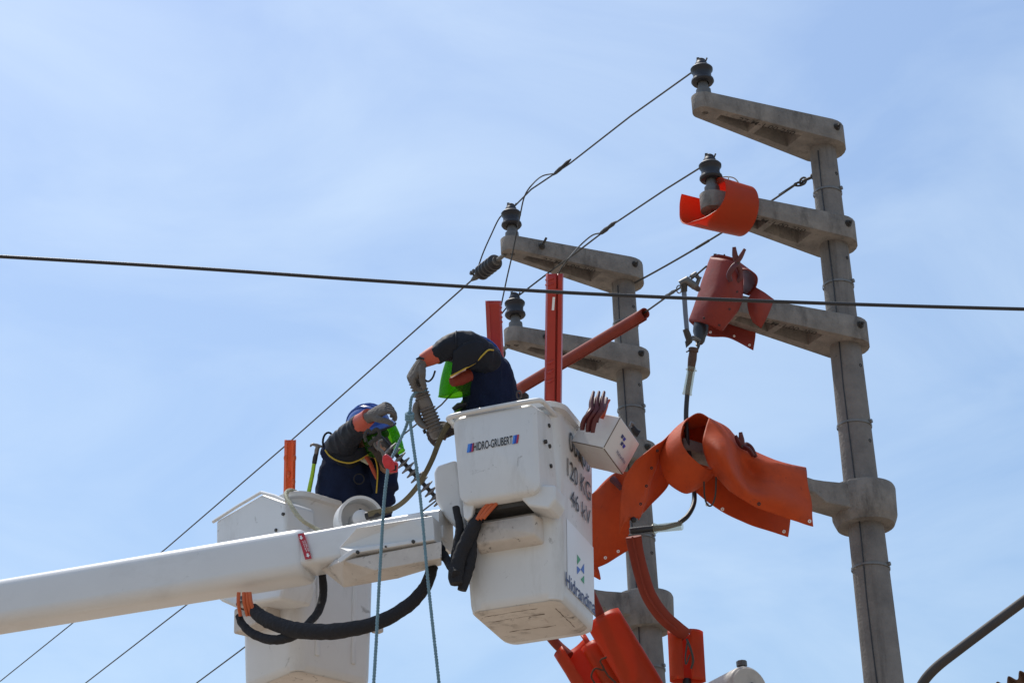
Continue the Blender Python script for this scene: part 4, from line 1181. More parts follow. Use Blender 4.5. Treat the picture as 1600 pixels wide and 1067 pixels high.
# shorter one behind the worker
base = pt(776, 580, 11.4); top = pt(771, 470, 11.4); U2 = top - base; L = U2.length; U2.normalize()
prof = [(-.038, .05), (-.040, -.01), (-.022, -.028), (-.020, -.024), (.026, -.026), (.036, -.012), (.038, .05)]
t = rack_cover('line_hose', 'short red upright hose behind the bending worker', base, (RT, RT.cross(U2) * -1, U2), prof, 'hose_red', L)
for i in range(4):
    bm = bmesh.new(); c = base + U2 * (L - .035 - .025 * i); tube(bm, [c + RT * .02 - FW * .024, c + RT * .04 - FW * .008], .0065, 8); mk('ridge', bm, M['hose_red'], t)
# orange strip standing in the rear bucket
base = pt(452, 795, 12.02); top = pt(454, 687, 12.02); U2 = top - base; L = U2.length; U2.normalize()
prof = [(-.026, .02), (-.030, -.01), (-.018, -.024), (-.008, -.014), (.002, -.012), (.010, -.02), (.018, -.022), (.028, -.010), (.026, .02)]
t = rack_cover('line_hose', 'lumpy bright orange strip standing at the rear bucket beside the hammer', base, (RT, RT.cross(U2) * -1, U2), prof, 'orange_strip', L)
for w_, x in ((.30, .022), (.30, -.022), (.17, .02), (.10, -.014), (.21, -.006)):
    bm = bmesh.new(); c = base + U2 * (w_ - .02) + RT * x - FW * .014; ball(bm, c, .013, .014, .022, (RT, FW, U2)); mk('lump', bm, M['orange_strip'], t)

# ================================================================ TANK, LAMP ARM, ROOF AT THE BOTTOM EDGE
cc = pt(1171, 1074, 11.25)
t = thing('transformer_tank', 'beige cylindrical tank end with a filler cap at the bottom edge', 'tank', cc - V((0, 0, .16)))
bm = bmesh.new(); lathe(bm, cc, LX, [(0, .10), (.004, .112), (.012, .118), (.03, .120), (.75, .120), (.77, .11)], 40); drum = mk('drum', bm, M['tank'], t)
bm = bmesh.new(); lathe(bm, cc - LX * .003, LX, [(-.004, .102), (.002, .108)], 40); mk('end_plate', bm, M['tank'], drum)
bm = bmesh.new(); lathe(bm, cc - LX * .012 - AX * .02 - Z * .02, LX, [(-.004, .020), (-.002, .042), (.004, .046)], 11)
for v in bm.verts: v.co += (AX * noise.noise(v.co * 60) + Z * noise.noise(v.co * 60 + V((4, 4, 4)))) * .018
mk('peeled_patch', bm, M['steel_dark'], drum)
bm = bmesh.new(); lathe(bm, cc + LX * .05 + Z * .112, Z, [(0, .020), (.018, .020), (.018, .028), (.044, .028), (.047, .022)], 8); mk('filler_cap', bm, M['galv'], drum)
bm = bmesh.new(); box(bm, cc + LX * .1 - AX * .35 - Z * 1.3, LX * .6, AX * .55, V((0, 0, .95))); o = mk('tank_body', bm, M['tank'], t, smooth=False); bevel(o, .02, 3)
for s in (.2, .58):
    bm = bmesh.new(); box(bm, cc + LX * s - AX * .03 - Z * .36, LX * .03, AX * .06, V((0, 0, .26))); mk('support', bm, M['tank'], t, smooth=False)
bm = bmesh.new(); c = (PR + PL) / 2; box(bm, V((c.x, c.y, cc.z - 1.5)) - LX * 1.25 - AX * .4, LX * 2.5, AX * .8, V((0, 0, .18)))
o = mk('platform', bm, M['concrete'], t, smooth=False); bevel(o, .015)

t = thing('street_lamp', 'dark bent lamp arm rising to the right edge beside the pole foot', 'street lamp', pt(1427, 1120, 9.2))
P = [pt(1412, 1250, 9.2), pt(1420, 1150, 9.2), pt(1430, 1098, 9.2), pt(1441, 1068, 9.2), pt(1462, 1043, 9.2), pt(1500, 1013, 9.2), pt(1560, 968, 9.2), pt(1640, 909, 9.2), pt(1760, 822, 9.2)]
P[0] = V((P[1].x - .01, P[1].y, 0.0))
bm = bmesh.new(); tube(bm, [P[0], P[1]], .024, 16); mk('post', bm, M['lamp_arm'], t)
bm = bmesh.new(); tube(bm, P[1:], .0215, 16, n=60); mk('bracket_arm', bm, M['lamp_arm'], t)
bm = bmesh.new(); e = P[-1]; d = (P[-1] - P[-2]).normalized(); tube(bm, [e - d * .05, e + d * .1, e + d * .35, e + d * .55], [.04, .09, .11, .03], 16, flat=.6); mk('lamp_head', bm, M['galv'], t)

ht = thing('house', 'corner of a rusty corrugated roof at the bottom right edge', 'house', V((5.0, 14.5, 0)))
A0, B0 = pt(1520, 1088, 12.5), pt(1800, 955, 12.5); B0.z = A0.z + (B0 - A0).length * .0 + B0.z - A0.z
ev = (B0 - A0); bk = V((.35, .92, .06)).normalized()
n = 200; bm = bmesh.new(); ra, rb_ = [], []
nn = ev.cross(bk).normalized()
if nn.z < 0: nn = -nn
for i in range(n + 1):
    p = A0 + ev * (i / n); h = nn * (.020 * sin(i / n * ev.length / .072 * 2 * pi))
    ra.append(bm.verts.new(p + h)); rb_.append(bm.verts.new(p + h + bk * 3))
for i in range(n): bm.faces.new((ra[i], ra[i + 1], rb_[i + 1], rb_[i]))
o = mk('roof', bm, M['roof'], ht); s_ = o.modifiers.new('t', 'SOLIDIFY'); s_.thickness = .006
bm = bmesh.new(); a = A0 + bk * .5 + ev * .06; b = B0 + bk * .5; a2, b2 = a.copy(), b.copy()
loft(bm, [[V((a.x, a.y, 0)), V((b.x, b.y, 0)), V((b.x, b.y, b.z - .06)), V((a.x, a.y, a.z - .06))], [V((a.x, a.y + 2, 0)), V((b.x, b.y + 2, 0)), V((b.x, b.y + 2, b.z)), V((a.x, a.y + 2, a.z))]])
mk('wall', bm, M['wall'], ht, smooth=False)
# ================================================================ WORKERS
def remeshed(name, bm, vox, mt, parent, wrinkle=0.0, wscale=14, smooth_it=4):
    o = mk(name, bm, M[mt], parent, angle=None)
    r = o.modifiers.new('r', 'REMESH'); r.mode = 'VOXEL'; r.voxel_size = vox; r.use_smooth_shade = True
    s = o.modifiers.new('s', 'SMOOTH'); s.iterations = smooth_it; s.factor = .5
    bpy.context.view_layer.update()
    bake(o)
    if wrinkle:
        for v in o.data.vertices:
            p = v.co
            k = noise.noise(V((p.x * wscale, p.y * wscale, p.z * wscale * .45)) + V((3, 1, 7)))
            k2 = noise.noise(p * wscale * 2.3 + V((8, 2, 1)))
            v.co = p + v.normal * (wrinkle * (1 - abs(k) * 2.2) + wrinkle * .4 * k2)
    for p in o.data.polygons: p.use_smooth = True
    return o

def hand(bm, wr, X, N, curl=(40, 60, 40), thumb=35, s=1.0, mirror=1, fat=1.0):
    X = X.normalized(); N = (N - X * N.dot(X)).normalized(); Yv = N.cross(X) * mirror
    # palm
    secs = []
    for t, wd, th in ((-.02, .030, .024), (.0, .033, .022), (.035, .043, .021), (.07, .046, .019), (.095, .044, .016)):
        c = wr + X * (t * s)
        secs.append([c + Yv * (a * wd * s) + N * (b * th * s * fat) for a, b in [(cos(2 * pi * k / 14), sin(2 * pi * k / 14)) for k in range(14)]])
    loft(bm, secs)
    for i, Lf in enumerate((.070, .080, .074, .060)):
        p = wr + X * (.088 * s) + Yv * ((-.035 + .0238 * i) * s)
        ang = 0; P = [p - X * .015 * s]; r0 = .0098 * s * fat
        P.append(p)
        for seg, (fr, cu) in enumerate(zip((.42, .33, .25), curl)):
            ang += radians(cu + (i - 1.5) * 4)
            p = p + (X * cos(ang) - N * sin(ang)) * (Lf * fr * s); P.append(p)
        tube(bm, P, [r0, r0, r0 * .98, r0 * .92, r0 * .8], 10, n=14)
        ball(bm, P[-1], r0 * .82)
    p = wr + X * (.022 * s) - Yv * (.030 * s); ta = radians(thumb)
    d1 = (X * .62 - Yv * .70 - N * .25).normalized(); d2 = (X * .80 - Yv * .25 - N * sin(ta)).normalized()
    P = [p, p + d1 * .036 * s, p + d1 * .036 * s + d2 * .030 * s, p + d1 * .036 * s + d2 * .052 * s - N * .008 * s]
    tube(bm, P, [.016 * s, .0145 * s, .013 * s, .011 * s], 10, n=12); ball(bm, P[-1], .0112 * s)
    return bm

def head_parts(t, c, upv, face, skin_body_bm, s=1.0, visor_drop=.20, visor_open=100, vr=.135, vtilt=0.0):
    upv = upv.normalized(); face = (face - upv * face.dot(upv)).normalized(); sd_ = upv.cross(face)
    ax = (face, sd_, upv)
    # skull, jaw, nose, ears, eyes sockets
    ball(skin_body_bm, c + upv * .02, .098, .078, .115, ax)
    ball(skin_body_bm, c - upv * .065 + face * .035, .062, .055, .062, ax)
    ball(skin_body_bm, c - upv * .012 + face * .105, .018, .014, .026, ax, 10, 8)
    for k in (-1, 1):
        ball(skin_body_bm, c - upv * .01 + sd_ * (.078 * k), .018, .010, .030, ax, 10, 8)
    # helmet
    hc = c + upv * .035
    bm = bmesh.new(); rings = []
    for i in range(11):
        th = radians(90 * i / 10)
        rr, hh = cos(th), sin(th)
        rings.append([hc + face * (cos(a) * .126 * rr) + sd_ * (sin(a) * .108 * rr) + upv * (hh * .118 + (.012 if i else 0)) for a in [2 * pi * k / 32 for k in range(32)]])
    loft(bm, rings[:-1] + [[rings[-1][0] * 0 + hc + upv * .13 + face * (cos(a) * .004) + sd_ * (sin(a) * .004) for a in [2 * pi * k / 32 for k in range(32)]]])
    hel = mk('helmet', bm, M['helmet'], t, angle=60)
    bm = bmesh.new(); loft(bm, [[hc + face * (cos(a) * (r1 - .012) + (.014 if cos(a) > 0 else 0) * cos(a)) + sd_ * (sin(a) * r2) + upv * z for a in [2 * pi * k / 36 for k in range(36)]] for r1, r2, z in ((.130, .106, -.004), (.152, .126, -.010), (.153, .127, -.002), (.134, .110, .014))])
    mk('brim', bm, M['helmet'], hel)
    for k in (-1, 0, 1):
        bm = bmesh.new(); tube(bm, [hc + sd_ * (k * .035) + face * (sin(radians(q)) * .126) + upv * (cos(radians(q)) * (.132 - abs(k) * .006)) for q in range(-60, 61, 12)], .006, 6); mk('rib', bm, M['helmet'], hel)
    bm = bmesh.new(); lathe(bm, c - face * .125 + upv * .0, -face, [(0, .014), (.01, .020), (.03, .020), (.034, .012)], 12); mk('adjuster_knob', bm, M['black'], hel)
    # visor
    bm = bmesh.new(); cols = []
    half = radians(visor_open)
    for j in range(33):
        a = -half + 2 * half * j / 32
        col = []
        for i in range(15):
            f = i / 14
            drop = visor_drop * (1 - .28 * (abs(a) / half) ** 3)
            z = .02 - drop * f
            rr = vr * (1 + .05 * sin(pi * f)) 
            col.append(bm.verts.new(c + face * (cos(a) * rr * 1.08 + .012 + vtilt * f) + sd_ * (sin(a) * rr * .96) + upv * z))
        cols.append(col)
    for j in range(32):
        for i in range(14): bm.faces.new((cols[j][i], cols[j + 1][i], cols[j + 1][i + 1], cols[j][i + 1]))
    vo = mk('visor', bm, M['visor'], t, angle=None)
    q = vo.modifiers.new('t', 'SOLIDIFY'); q.thickness = .003
    bm = bmesh.new(); tube(bm, [c + face * (cos(a) * vr * 1.09 + .013) + sd_ * (sin(a) * vr * .97) + upv * .02 for a in [-half + 2 * half * j / 24 for j in range(25)]], .007, 8); mk('visor_band', bm, M['black'], vo)
    bm = bmesh.new(); tube(bm, [v.co for v in []] or [c + face * (cos(a) * vr * 1.08 + .012 + vtilt) + sd_ * (sin(a) * vr * .96) + upv * (.02 - visor_drop * (1 - .28 * (abs(a) / half) ** 3)) for a in [-half + 2 * half * j / 40 for j in range(41)]], .0035, 6); mk('visor_edge', bm, M['visor'], vo)

# ---------------------------------------------------------------- worker in the rear bucket
D1 = 11.62
w1 = thing('person', 'lineworker in the rear bucket, blue helmet, green visor, gloved hand raised to the brow', 'person', RB(-.24, .26, .02), 'lineworkers in the buckets')
q = lambda x, y, d=D1: pt(x, y, d + .40)
foot = RB(-.24, .26, .03)
# body (skin)
bm = bmesh.new()
hc1 = q(580, 678, 11.50); up1 = UP * .93 - RT * .28 - FW * .1; face1 = RT * .80 - FW * .45 - UP * .12
bodyb = bmesh.new()
tube(bodyb, [q(556, 790, D1 + .06), q(552, 745, D1), q(562, 708, 11.58), hc1 - up1 * .05], [.13, .13, .06, .055], 14)
tube(bodyb, [q(527, 706, 11.55), q(541, 690, 11.36), q(572, 655, 11.13)], [.05, .04, .032], 12)
tube(bodyb, [q(592, 714, 11.64), q(606, 735, 11.45), q(592, 692, 11.3)], [.05, .04, .032], 12)
for k in (-1, 1):
    tube(bodyb, [q(556, 790, D1 + .06) + RT * .08 * k, foot + RT * .10 * k + V((0, 0, .45)), foot + RT * .10 * k + V((0, 0, .06))], [.085, .06, .045], 12)
head_parts(w1, hc1, up1, face1, bodyb, visor_drop=.155, visor_open=85, vr=.125, vtilt=.01)
remeshed('body', bodyb, .014, 'skin', w1)
# coverall
bm = bmesh.new()
tube(bm, [q(556, 835, D1 + .10), q(552, 800, D1 + .08), q(550, 765, D1 + .02), q(548, 735, D1 - .01), q(552, 712, D1 - .03), q(560, 702, 11.57)], [.20, .205, .195, .165, .135, .09], 20, flat=.78, side=RT)
tube(bm, [q(520, 712, 11.58), q(548, 712, 11.6), q(588, 718, 11.64)], [.07, .10, .075], 14)
tube(bm, [q(586, 722, 11.64), q(600, 742, 11.5), q(604, 765, 11.45)], [.075, .07, .065], 14)
tube(bm, [q(596, 770, 11.5), q(602, 790, 11.5)], [.06, .055], 12)
tube(bm, [q(521, 708, 11.56), q(536, 694, 11.4)], [.066, .055], 14)
for k in (-1, 1):
    tube(bm, [q(556, 830, D1 + .09) + RT * .09 * k, foot + RT * .11 * k + V((0, 0, .45)), foot + RT * .11 * k + V((0, 0, .05))], [.12, .09, .08], 14)
    ball(bm, foot + RT * .11 * k + V((0, -.05, .03)), .055, .13, .045)
remeshed('coverall', bm, .013, 'navy', w1, .015, 12)
# big rubber sleeve of the raised arm
bm = bmesh.new()
fw_ = (q(570, 656, 11.12) - q(530, 702, 11.5)).normalized()
sl = [(q(541, 711, 11.52), .128, .070), (q(535, 703, 11.47), .098, .076), (q(537, 692, 11.40), .078, .070), (q(547, 679, 11.29), .063, .060), (q(557, 668, 11.21), .054, .053), (q(565, 660, 11.15), .049, .049)]
n1_ = (RT * .82 - UP * .38); n1_ = (n1_ - fw_ * n1_.dot(fw_)).normalized(); n2_ = fw_.cross(n1_)
def fold(i, a): return 1 + .035 * sin(a * 3 + i * 1.9) + .02 * sin(a * 5 - i)
loft(bm, [[c + n1_ * (cos(a) * ra * fold(i, a)) + n2_ * (sin(a) * rb2 * fold(i, a)) for a in [2 * pi * k / 28 for k in range(28)]] for i, (c, ra, rb2) in enumerate(sl)])
o = remeshed('rubber_sleeve', bm, .008, 'sleeve', w1, .006, 20, 3)
c, ra, rb2 = sl[0]
bm = bmesh.new(); tube(bm, [q(508, 703, 11.42), q(514, 711, 11.40), q(524, 718, 11.38), q(536, 722, 11.37), q(548, 723, 11.37), q(560, 719, 11.38), q(572, 712, 11.4), q(583, 706, 11.42)], .0042, 8, n=40); mk('hem_cord', bm, M['yellow'], o)
R_ = [[q(508, 702, 11.44), q(526, 704, 11.40), q(548, 702, 11.38), q(568, 698, 11.40), q(585, 694, 11.44)], [q(509, 704, 11.43), q(524, 717, 11.385), q(546, 722, 11.375), q(566, 715, 11.39), q(584, 706, 11.43)]]
sheet('shoulder_cape', R_, M['sleeve'], o, 30, 8)
bm = bmesh.new(); ring = [q(513, 690, 11.52) + (RT * cos(a) * .028 + UP * sin(a) * .05 + FW * cos(a) * .02) for a in [2 * pi * k / 20 for k in range(21)]]; tube(bm, ring[3:14], .006, 8); mk('sleeve_collar', bm, M['sleeve'], o)
bm = bmesh.new()
a0, a1 = q(563, 662, 11.165), q(577, 650, 11.09)
tube(bm, [a0, a0.lerp(a1, .5), a1], [.052, .046, .043], 18); mk('cuff', bm, M['cuff'], w1)
bm = bmesh.new(); hand(bm, q(577, 651, 11.085), (RT * .85 + UP * .45 - FW * .10), (UP * .75 - RT * .3 - FW * .45), (48, 52, 38), 40, 1.12, fat=1.08)
remeshed('glove', bm, .0032, 'glove', w1, .0018, 45, 2)
bm = bmesh.new(); hand(bm, q(604, 722, 11.36), (q(590, 693, 11.3) - q(604, 722, 11.36)), (RT * .5 - FW), (40, 50, 30), 30, 1.05); remeshed('glove', bm, .0048, 'glove_brown', w1, .001, 45, 2)
# harness straps
bm = bmesh.new(); tube(bm, [q(571, 712, 11.40), q(578, 722, 11.40), q(584, 736, 11.40), q(589, 748, 11.41)], [.012, .015, .014, .009], 8, flat=.4); mk('harness_strap', bm, M['cuff'], w1)
bm = bmesh.new(); tube(bm, [q(582, 706, 11.40), q(588, 722, 11.39), q(590, 740, 11.40), q(588, 770, 11.40)], .004, 8, n=20); mk('yellow_cord', bm, M['yellow'], w1)
bm = bmesh.new(); tube(bm, [q(562, 716, 11.41), q(570, 718, 11.405), q(577, 724, 11.40)], [.012, .018, .012], 8, flat=.5); mk('collar_patch', bm, M['rope_cream'], w1)
bm = bmesh.new(); ring = [q(561 + 8 * cos(a), 748 + 8 * sin(a), 11.43) for a in [2 * pi * k / 20 for k in range(21)]]; tube(bm, ring, .0035, 6, cap=False); mk('harness_ring', bm, M['black'], w1)

# ---------------------------------------------------------------- worker in the front bucket
D2 = 10.62
w2 = thing('person', 'lineworker in the lettered white bucket, bending left with the green visor hanging down', 'person', FB(-.235, .27, .02), 'lineworkers in the buckets')
q = lambda x, y, d=D2: pt(x, y, d + .40)
foot = FB(-.235, .27, .03)
hc2 = q(741, 577, 10.64); up2 = RT * .20 + UP * .97 + FW * .02; face2 = -RT * .92 + UP * .2 - FW * .28
bodyb = bmesh.new()
tube(bodyb, [q(772, 680, 10.66), q(770, 620, 10.64), q(758, 580, 10.62), hc2 - up2 * .06], [.12, .12, .07, .055], 14)
tube(bodyb, [q(752, 560, 10.48), q(716, 530, 10.42), q(672, 556, 10.40)], [.05, .042, .032], 12)
tube(bodyb, [q(752, 580, 10.74), q(742, 602, 10.70), q(734, 634, 10.64), q(716, 656, 10.6), q(702, 672, 10.55)], [.05, .042, .036, .034, .032], 12)
for k in (-1, 1):
    tube(bodyb, [q(772, 680, 10.66) + FW * .08 * k, foot + FB.e2 * .10 * k + V((0, 0, .45)), foot + FB.e2 * .10 * k + V((0, 0, .06))], [.085, .06, .045], 12)
head_parts(w2, hc2, up2, face2, bodyb, visor_drop=.19, visor_open=88, vr=.128, vtilt=.0)
remeshed('body', bodyb, .014, 'skin', w2)
bm = bmesh.new()
tube(bm, [q(770, 700, 10.66), q(768, 655, 10.65), q(766, 625, 10.64), q(764, 600, 10.62), q(760, 575, 10.60), q(754, 555, 10.58)], [.150, .142, .138, .126, .110, .075], 20, flat=1.15, side=RT)
tube(bm, [q(756, 562, 10.47), q(757, 570, 10.6), q(752, 580, 10.75)], [.075, .10, .075], 14)
tube(bm, [q(752, 580, 10.75), q(744, 602, 10.70), q(740, 625, 10.66)], [.07, .06, .05], 14)
for k in (-1, 1):
    tube(bm, [q(770, 695, 10.66) + FW * .08 * k, foot + FB.e2 * .11 * k + V((0, 0, .45)), foot + FB.e2 * .11 * k + V((0, 0, .05))], [.11, .09, .08], 14)
    ball(bm, foot + FB.e2 * .11 * k + V((-.05, 0, .03)), .13, .055, .045)
remeshed('coverall', bm, .012, 'navy', w2, .013, 12)
# near arm: big rubber sleeve from the shoulder blade over the elbow
bm = bmesh.new()
secsw = [(q(762, 566, 10.50), .066, .085), (q(752, 558, 10.46), .078, .085), (q(740, 550, 10.43), .082, .082), (q(728, 541, 10.41), .078, .074), (q(713, 539, 10.40), .064, .062), (q(699, 545, 10.395), .056, .055), (q(686, 551, 10.39), .050, .05), (q(677, 555, 10.39), .046, .046)]
rings = []
for i, (c, ra, rb2) in enumerate(secsw):
    tt = (secsw[min(i + 1, len(secsw) - 1)][0] - secsw[max(i - 1, 0)][0]).normalized()
    n1_ = (UP - tt * UP.dot(tt)).normalized(); n2_ = tt.cross(n1_)
    rings.append([c + n1_ * (cos(a) * ra * fold(i, a)) + n2_ * (sin(a) * rb2 * fold(i, a)) for a in [2 * pi * k / 28 for k in range(28)]])
loft(bm, rings)
o = remeshed('rubber_sleeve', bm, .008, 'sleeve', w2, .006, 20, 3)
R_ = [[q(768, 543, 10.44), q(748, 532, 10.36), q(728, 535, 10.325), q(708, 548, 10.34)], [q(770, 546, 10.43), q(748, 550, 10.335), q(727, 558, 10.315), q(707, 567, 10.34)], [q(766, 548, 10.41), q(748, 564, 10.34), q(724, 577, 10.325), q(705, 587, 10.37)]]
sheet('sleeve_flap', R_, M['sleeve'], o, 24, 8)
bm = bmesh.new(); tube(bm, [q(771, 547, 10.40), q(763, 547, 10.37), q(754, 555, 10.345), q(742, 567, 10.335), q(724, 577, 10.325), q(704, 588, 10.37)], .0042, 8, n=40); mk('hem_cord', bm, M['yellow'], o)
bm = bmesh.new(); ring = [secsw[4][0] + (UP * cos(a) + FW * sin(a)) * .0665 for a in [2 * pi * k / 24 for k in range(25)]]; tube(bm, ring, .005, 6, cap=False); mk('elbow_seam', bm, M['sleeve'], o)
bm = bmesh.new(); a0, a1 = q(682, 553, 10.39), q(660, 564, 10.39); tube(bm, [a0, a0.lerp(a1, .5), a1], [.048, .043, .036], 18); mk('cuff', bm, M['cuff'], w2)
bm = bmesh.new(); hand(bm, q(661, 564, 10.39), (-RT * .55 - UP * .83 - FW * .02), (-RT * .75 + UP * .55 - FW * .35), (48, 52, 35), 30, 1.15, mirror=-1, fat=1.1)
remeshed('glove', bm, .0032, 'glove', w2, .0018, 45, 2)
bm = bmesh.new(); tube(bm, [q(663, 561, 10.33), q(656, 559, 10.33), q(650, 561, 10.33)], [.006, .008, .004], 6); mk('glove_tie', bm, M['black'], w2)
bm = bmesh.new(); tube(bm, [q(662, 592, 10.40), q(669, 596, 10.41), q(676, 590, 10.42), q(680, 579, 10.42)], .005, 8, n=8); mk('glove_strap', bm, M['black'], w2)
# far arm
bm = bmesh.new(); a0, a1 = q(733, 585, 10.46), q(706, 597, 10.40); tube(bm, [a0, a0.lerp(a1, .5), a1], [.034, .036, .024], 16); mk('cuff', bm, M['hose_brick'], w2)
bm = bmesh.new(); tube(bm, [q(738, 628, 10.64), q(724, 648, 10.58), q(708, 668, 10.52)], [.05, .046, .042], 14); mk('rubber_sleeve', bm, M['sleeve'], w2)
bm = bmesh.new(); hand(bm, q(707, 670, 10.50), (-RT * .85 - UP * .2 - FW * .1), (UP * .6 - FW * .6), (45, 50, 30), 30, 1.05); remeshed('glove', bm, .0045, 'glove_brown', w2, .0015, 45, 2)
bm = bmesh.new(); ring = [q(811, 617, 10.55) + (RT * cos(a) * .012 + UP * sin(a) * .02) for a in [2 * pi * k / 16 for k in range(17)]]; tube(bm, ring, .005, 6, cap=False); mk('harness_ring', bm, M['galv'], w2)
bm = bmesh.new(); tube(bm, [q(708, 640, 10.5), q(716, 634, 10.5), q(728, 631, 10.52)], [.012, .016, .012], 8); mk('tool_pouch', bm, M['black'], w2)

# ================================================================ ARRESTER, ROPES AND TACKLE
a, b = pt(647, 586, 10.86), pt(685, 684, 10.82)
t = thing('surge_arrester', 'grey ribbed porcelain cylinder held upright by the bending worker', 'arrester', b)
Lh = (b - a).length; ax = (b - a).normalized()
prof = [(0, .018), (.01, .03)]
def ribs(h0, n, st, r0, r1):
    for i in range(n):
        h = h0 + i * st; prof.extend([(h, r0), (h + st * .3, r1), (h + st * .55, r1), (h + st * .8, r0)])
ribs(.03, 6, .0165, .033, .041)
prof += [(.132, .035), (.172, .036)]
ribs(.176, 7, .0165, .034, .043)
prof += [(.295, .032), (.300, .036), (Lh - .01, .034), (Lh, .026)]
bm = bmesh.new(); lathe(bm, a, ax, prof, 26); mk('ribbed_body', bm, M['ceramic'], t)
bm = bmesh.new(); side_ = (-RT * .9 - UP * .35).normalized(); c = a + ax * .20 + side_ * .02
secs = []
for i in range(13):
    th = pi * i / 12; secs.append(c + ax * (-cos(th) * .062) + side_ * (sin(th) * .040))
tube(bm, secs, [.012] + [.017] * 11 + [.012], 10, flat=1.6); mk('bracket', bm, M['ceramic'], t)
bm = bmesh.new(); lathe(bm, a + ax * .27 + side_ * .052, ax, [(0, .008), (.02, .008)], 8); mk('bracket_bolt', bm, M['black'], t)
bm = bmesh.new(); tube(bm, [b - ax * .02 + RT * .01, b + RT * .04 - UP * .0], [.022, .016], 8); mk('foot_clamp', bm, M['rust'], t)

def rope(label, P, r, mt, n, group=None, name='rope'):
    bm = bmesh.new(); P2 = catmull(P, n)
    # two twisted strands
    Ls = 0; pr = None; rows = [[], []]
    for p in P2:
        if pr is not None: Ls += (p - pr).length
        pr = p; ph = Ls / .030 * 2 * pi
        for k in range(2): rows[k].append(p + (RT * cos(ph + pi * k) + FW * sin(ph + pi * k)) * r * .45)
    t = thing(name, label, 'rope', P[-1], group)
    for k in range(2):
        bm = bmesh.new(); tube(bm, rows[k], r * .68, 6); mk('strand', bm, M[mt], t)
    return t
def down(p, dx=0): return V((p.x + dx, p.y, .05))
kn = pt(640, 651, 10.72)
YX = V((0, 1, 0))
hang = lambda P0, *xy: [onp(x, y, P0, YX) for x, y in xy]
rope('light blue rope hanging from the knot, crossing the boom tip down to the lower edge', [kn] + hang(kn, (645, 690), (652, 740), (659, 800), (668, 900), (677, 985), (686, 1067), (694, 1150), (720, 1450)), .0082, 'rope_blue', 300, 'light blue ropes')
pl0 = pt(606, 733, 10.60)
rope('light blue rope dropping from the red pulley, crossing the boom by its panel', hang(pl0, (606, 733), (602, 765), (599, 800), (596, 850), (592, 920), (588, 1000), (584, 1067), (580, 1150), (566, 1450)), .0082, 'rope_blue', 300, 'light blue ropes')
rope('short light blue rope between the knot and the red pulley', [kn + UP * .01, pt(634, 668, 10.76), pt(622, 694, 10.70), pt(612, 716, 10.64)], .0082, 'rope_blue', 60, 'light blue ropes')
t = rope('light blue rope lashed round the porcelain cylinder and knotted below it', [kn, pt(641, 638, 10.74), pt(643, 622, 10.76), pt(650, 613, 10.785), pt(660, 611, 10.80), pt(666, 609, 10.84)], .0078, 'rope_blue', 60, 'light blue ropes')
bm = bmesh.new()
for k in range(3):
    c = kn + UP * (.012 - .012 * k); ring = [c + (RT * cos(a) * .017 + FW * sin(a) * .017 + UP * sin(a) * .006) for a in [2 * pi * j / 16 for j in range(17)]]
    tube(bm, ring, .0075, 8, cap=False)
mk('knot', bm, M['rope_blue'], t)
rope('cream rope hanging over the rim of the rear bucket onto the boom', [pt(468, 771, 11.9), pt(454, 765, 11.74), pt(447, 772, 11.56), pt(453, 786, 11.45), pt(462, 801, 11.40), pt(474, 814, 11.38), pt(489, 823, 11.42), pt(500, 829, 11.4)], .0125, 'rope_cream', 120)
# red pulley
t = thing('pulley_block', 'bright red plastic pulley block hanging in front of the rear worker', 'pulley', pt(610, 740, 10.63))
q = lambda x, y, d=10.55: pt(x, y, d + .08)
bm = bmesh.new(); prism(bm, [q(x, y, 10.52) for x, y in ((598, 712), (603, 709), (610, 714), (616, 722), (617, 733), (609, 736), (601, 731), (597, 721))], FW * .035); o = mk('cheek', bm, M['pulley_red'], t); bevel(o, .006, 3)
bm = bmesh.new(); prism(bm, [q(x, y, 10.54) for x, y in ((609, 720), (620, 722), (622, 726), (621, 738), (609, 739), (606, 733))], FW * .05); o = mk('cheek', bm, M['pulley_red'], t); bevel(o, .006, 3)
bm = bmesh.new(); lathe(bm, q(606, 723, 10.515), -FW, [(-.01, .016), (.004, .016), (.006, .007)], 16); mk('sheave_pin', bm, M['pulley_red'], t)
bm = bmesh.new(); prism(bm, [q(x, y, 10.537) for x, y in ((614, 727), (620, 727), (619, 735), (611, 735))], -FW * .004); mk('slot', bm, M['black'], t, smooth=False)
bm = bmesh.new(); tube(bm, [q(600, 712), q(597, 705), q(592, 700), q(593, 690), q(598, 687)], [.009, .008, .007, .007, .006], 8, n=16); mk('hook', bm, M['galv'], t)
# shackle hardware at the worker's hand
t = thing('tension_clamp', 'grey steel shackles and clamp held before the rear worker\'s visor', 'clamp', pt(588, 700, 11.42))
q = lambda x, y, d=11.42: pt(x, y, d)
for P, r in (([(572, 690), (570, 680), (575, 672), (580, 676)], .009), ([(580, 676), (588, 670), (593, 676), (590, 684)], .009), ([(576, 694), (584, 688), (590, 684), (597, 690)], .012), ([(592, 678), (597, 688), (600, 698)], .010), ([(584, 682), (586, 695), (592, 703)], .008)):
    bm = bmesh.new(); tube(bm, [q(*p) for p in P], r, 8, n=16); mk('link', bm, M['steel_dark'] if r > .0085 else M['galv'], t)
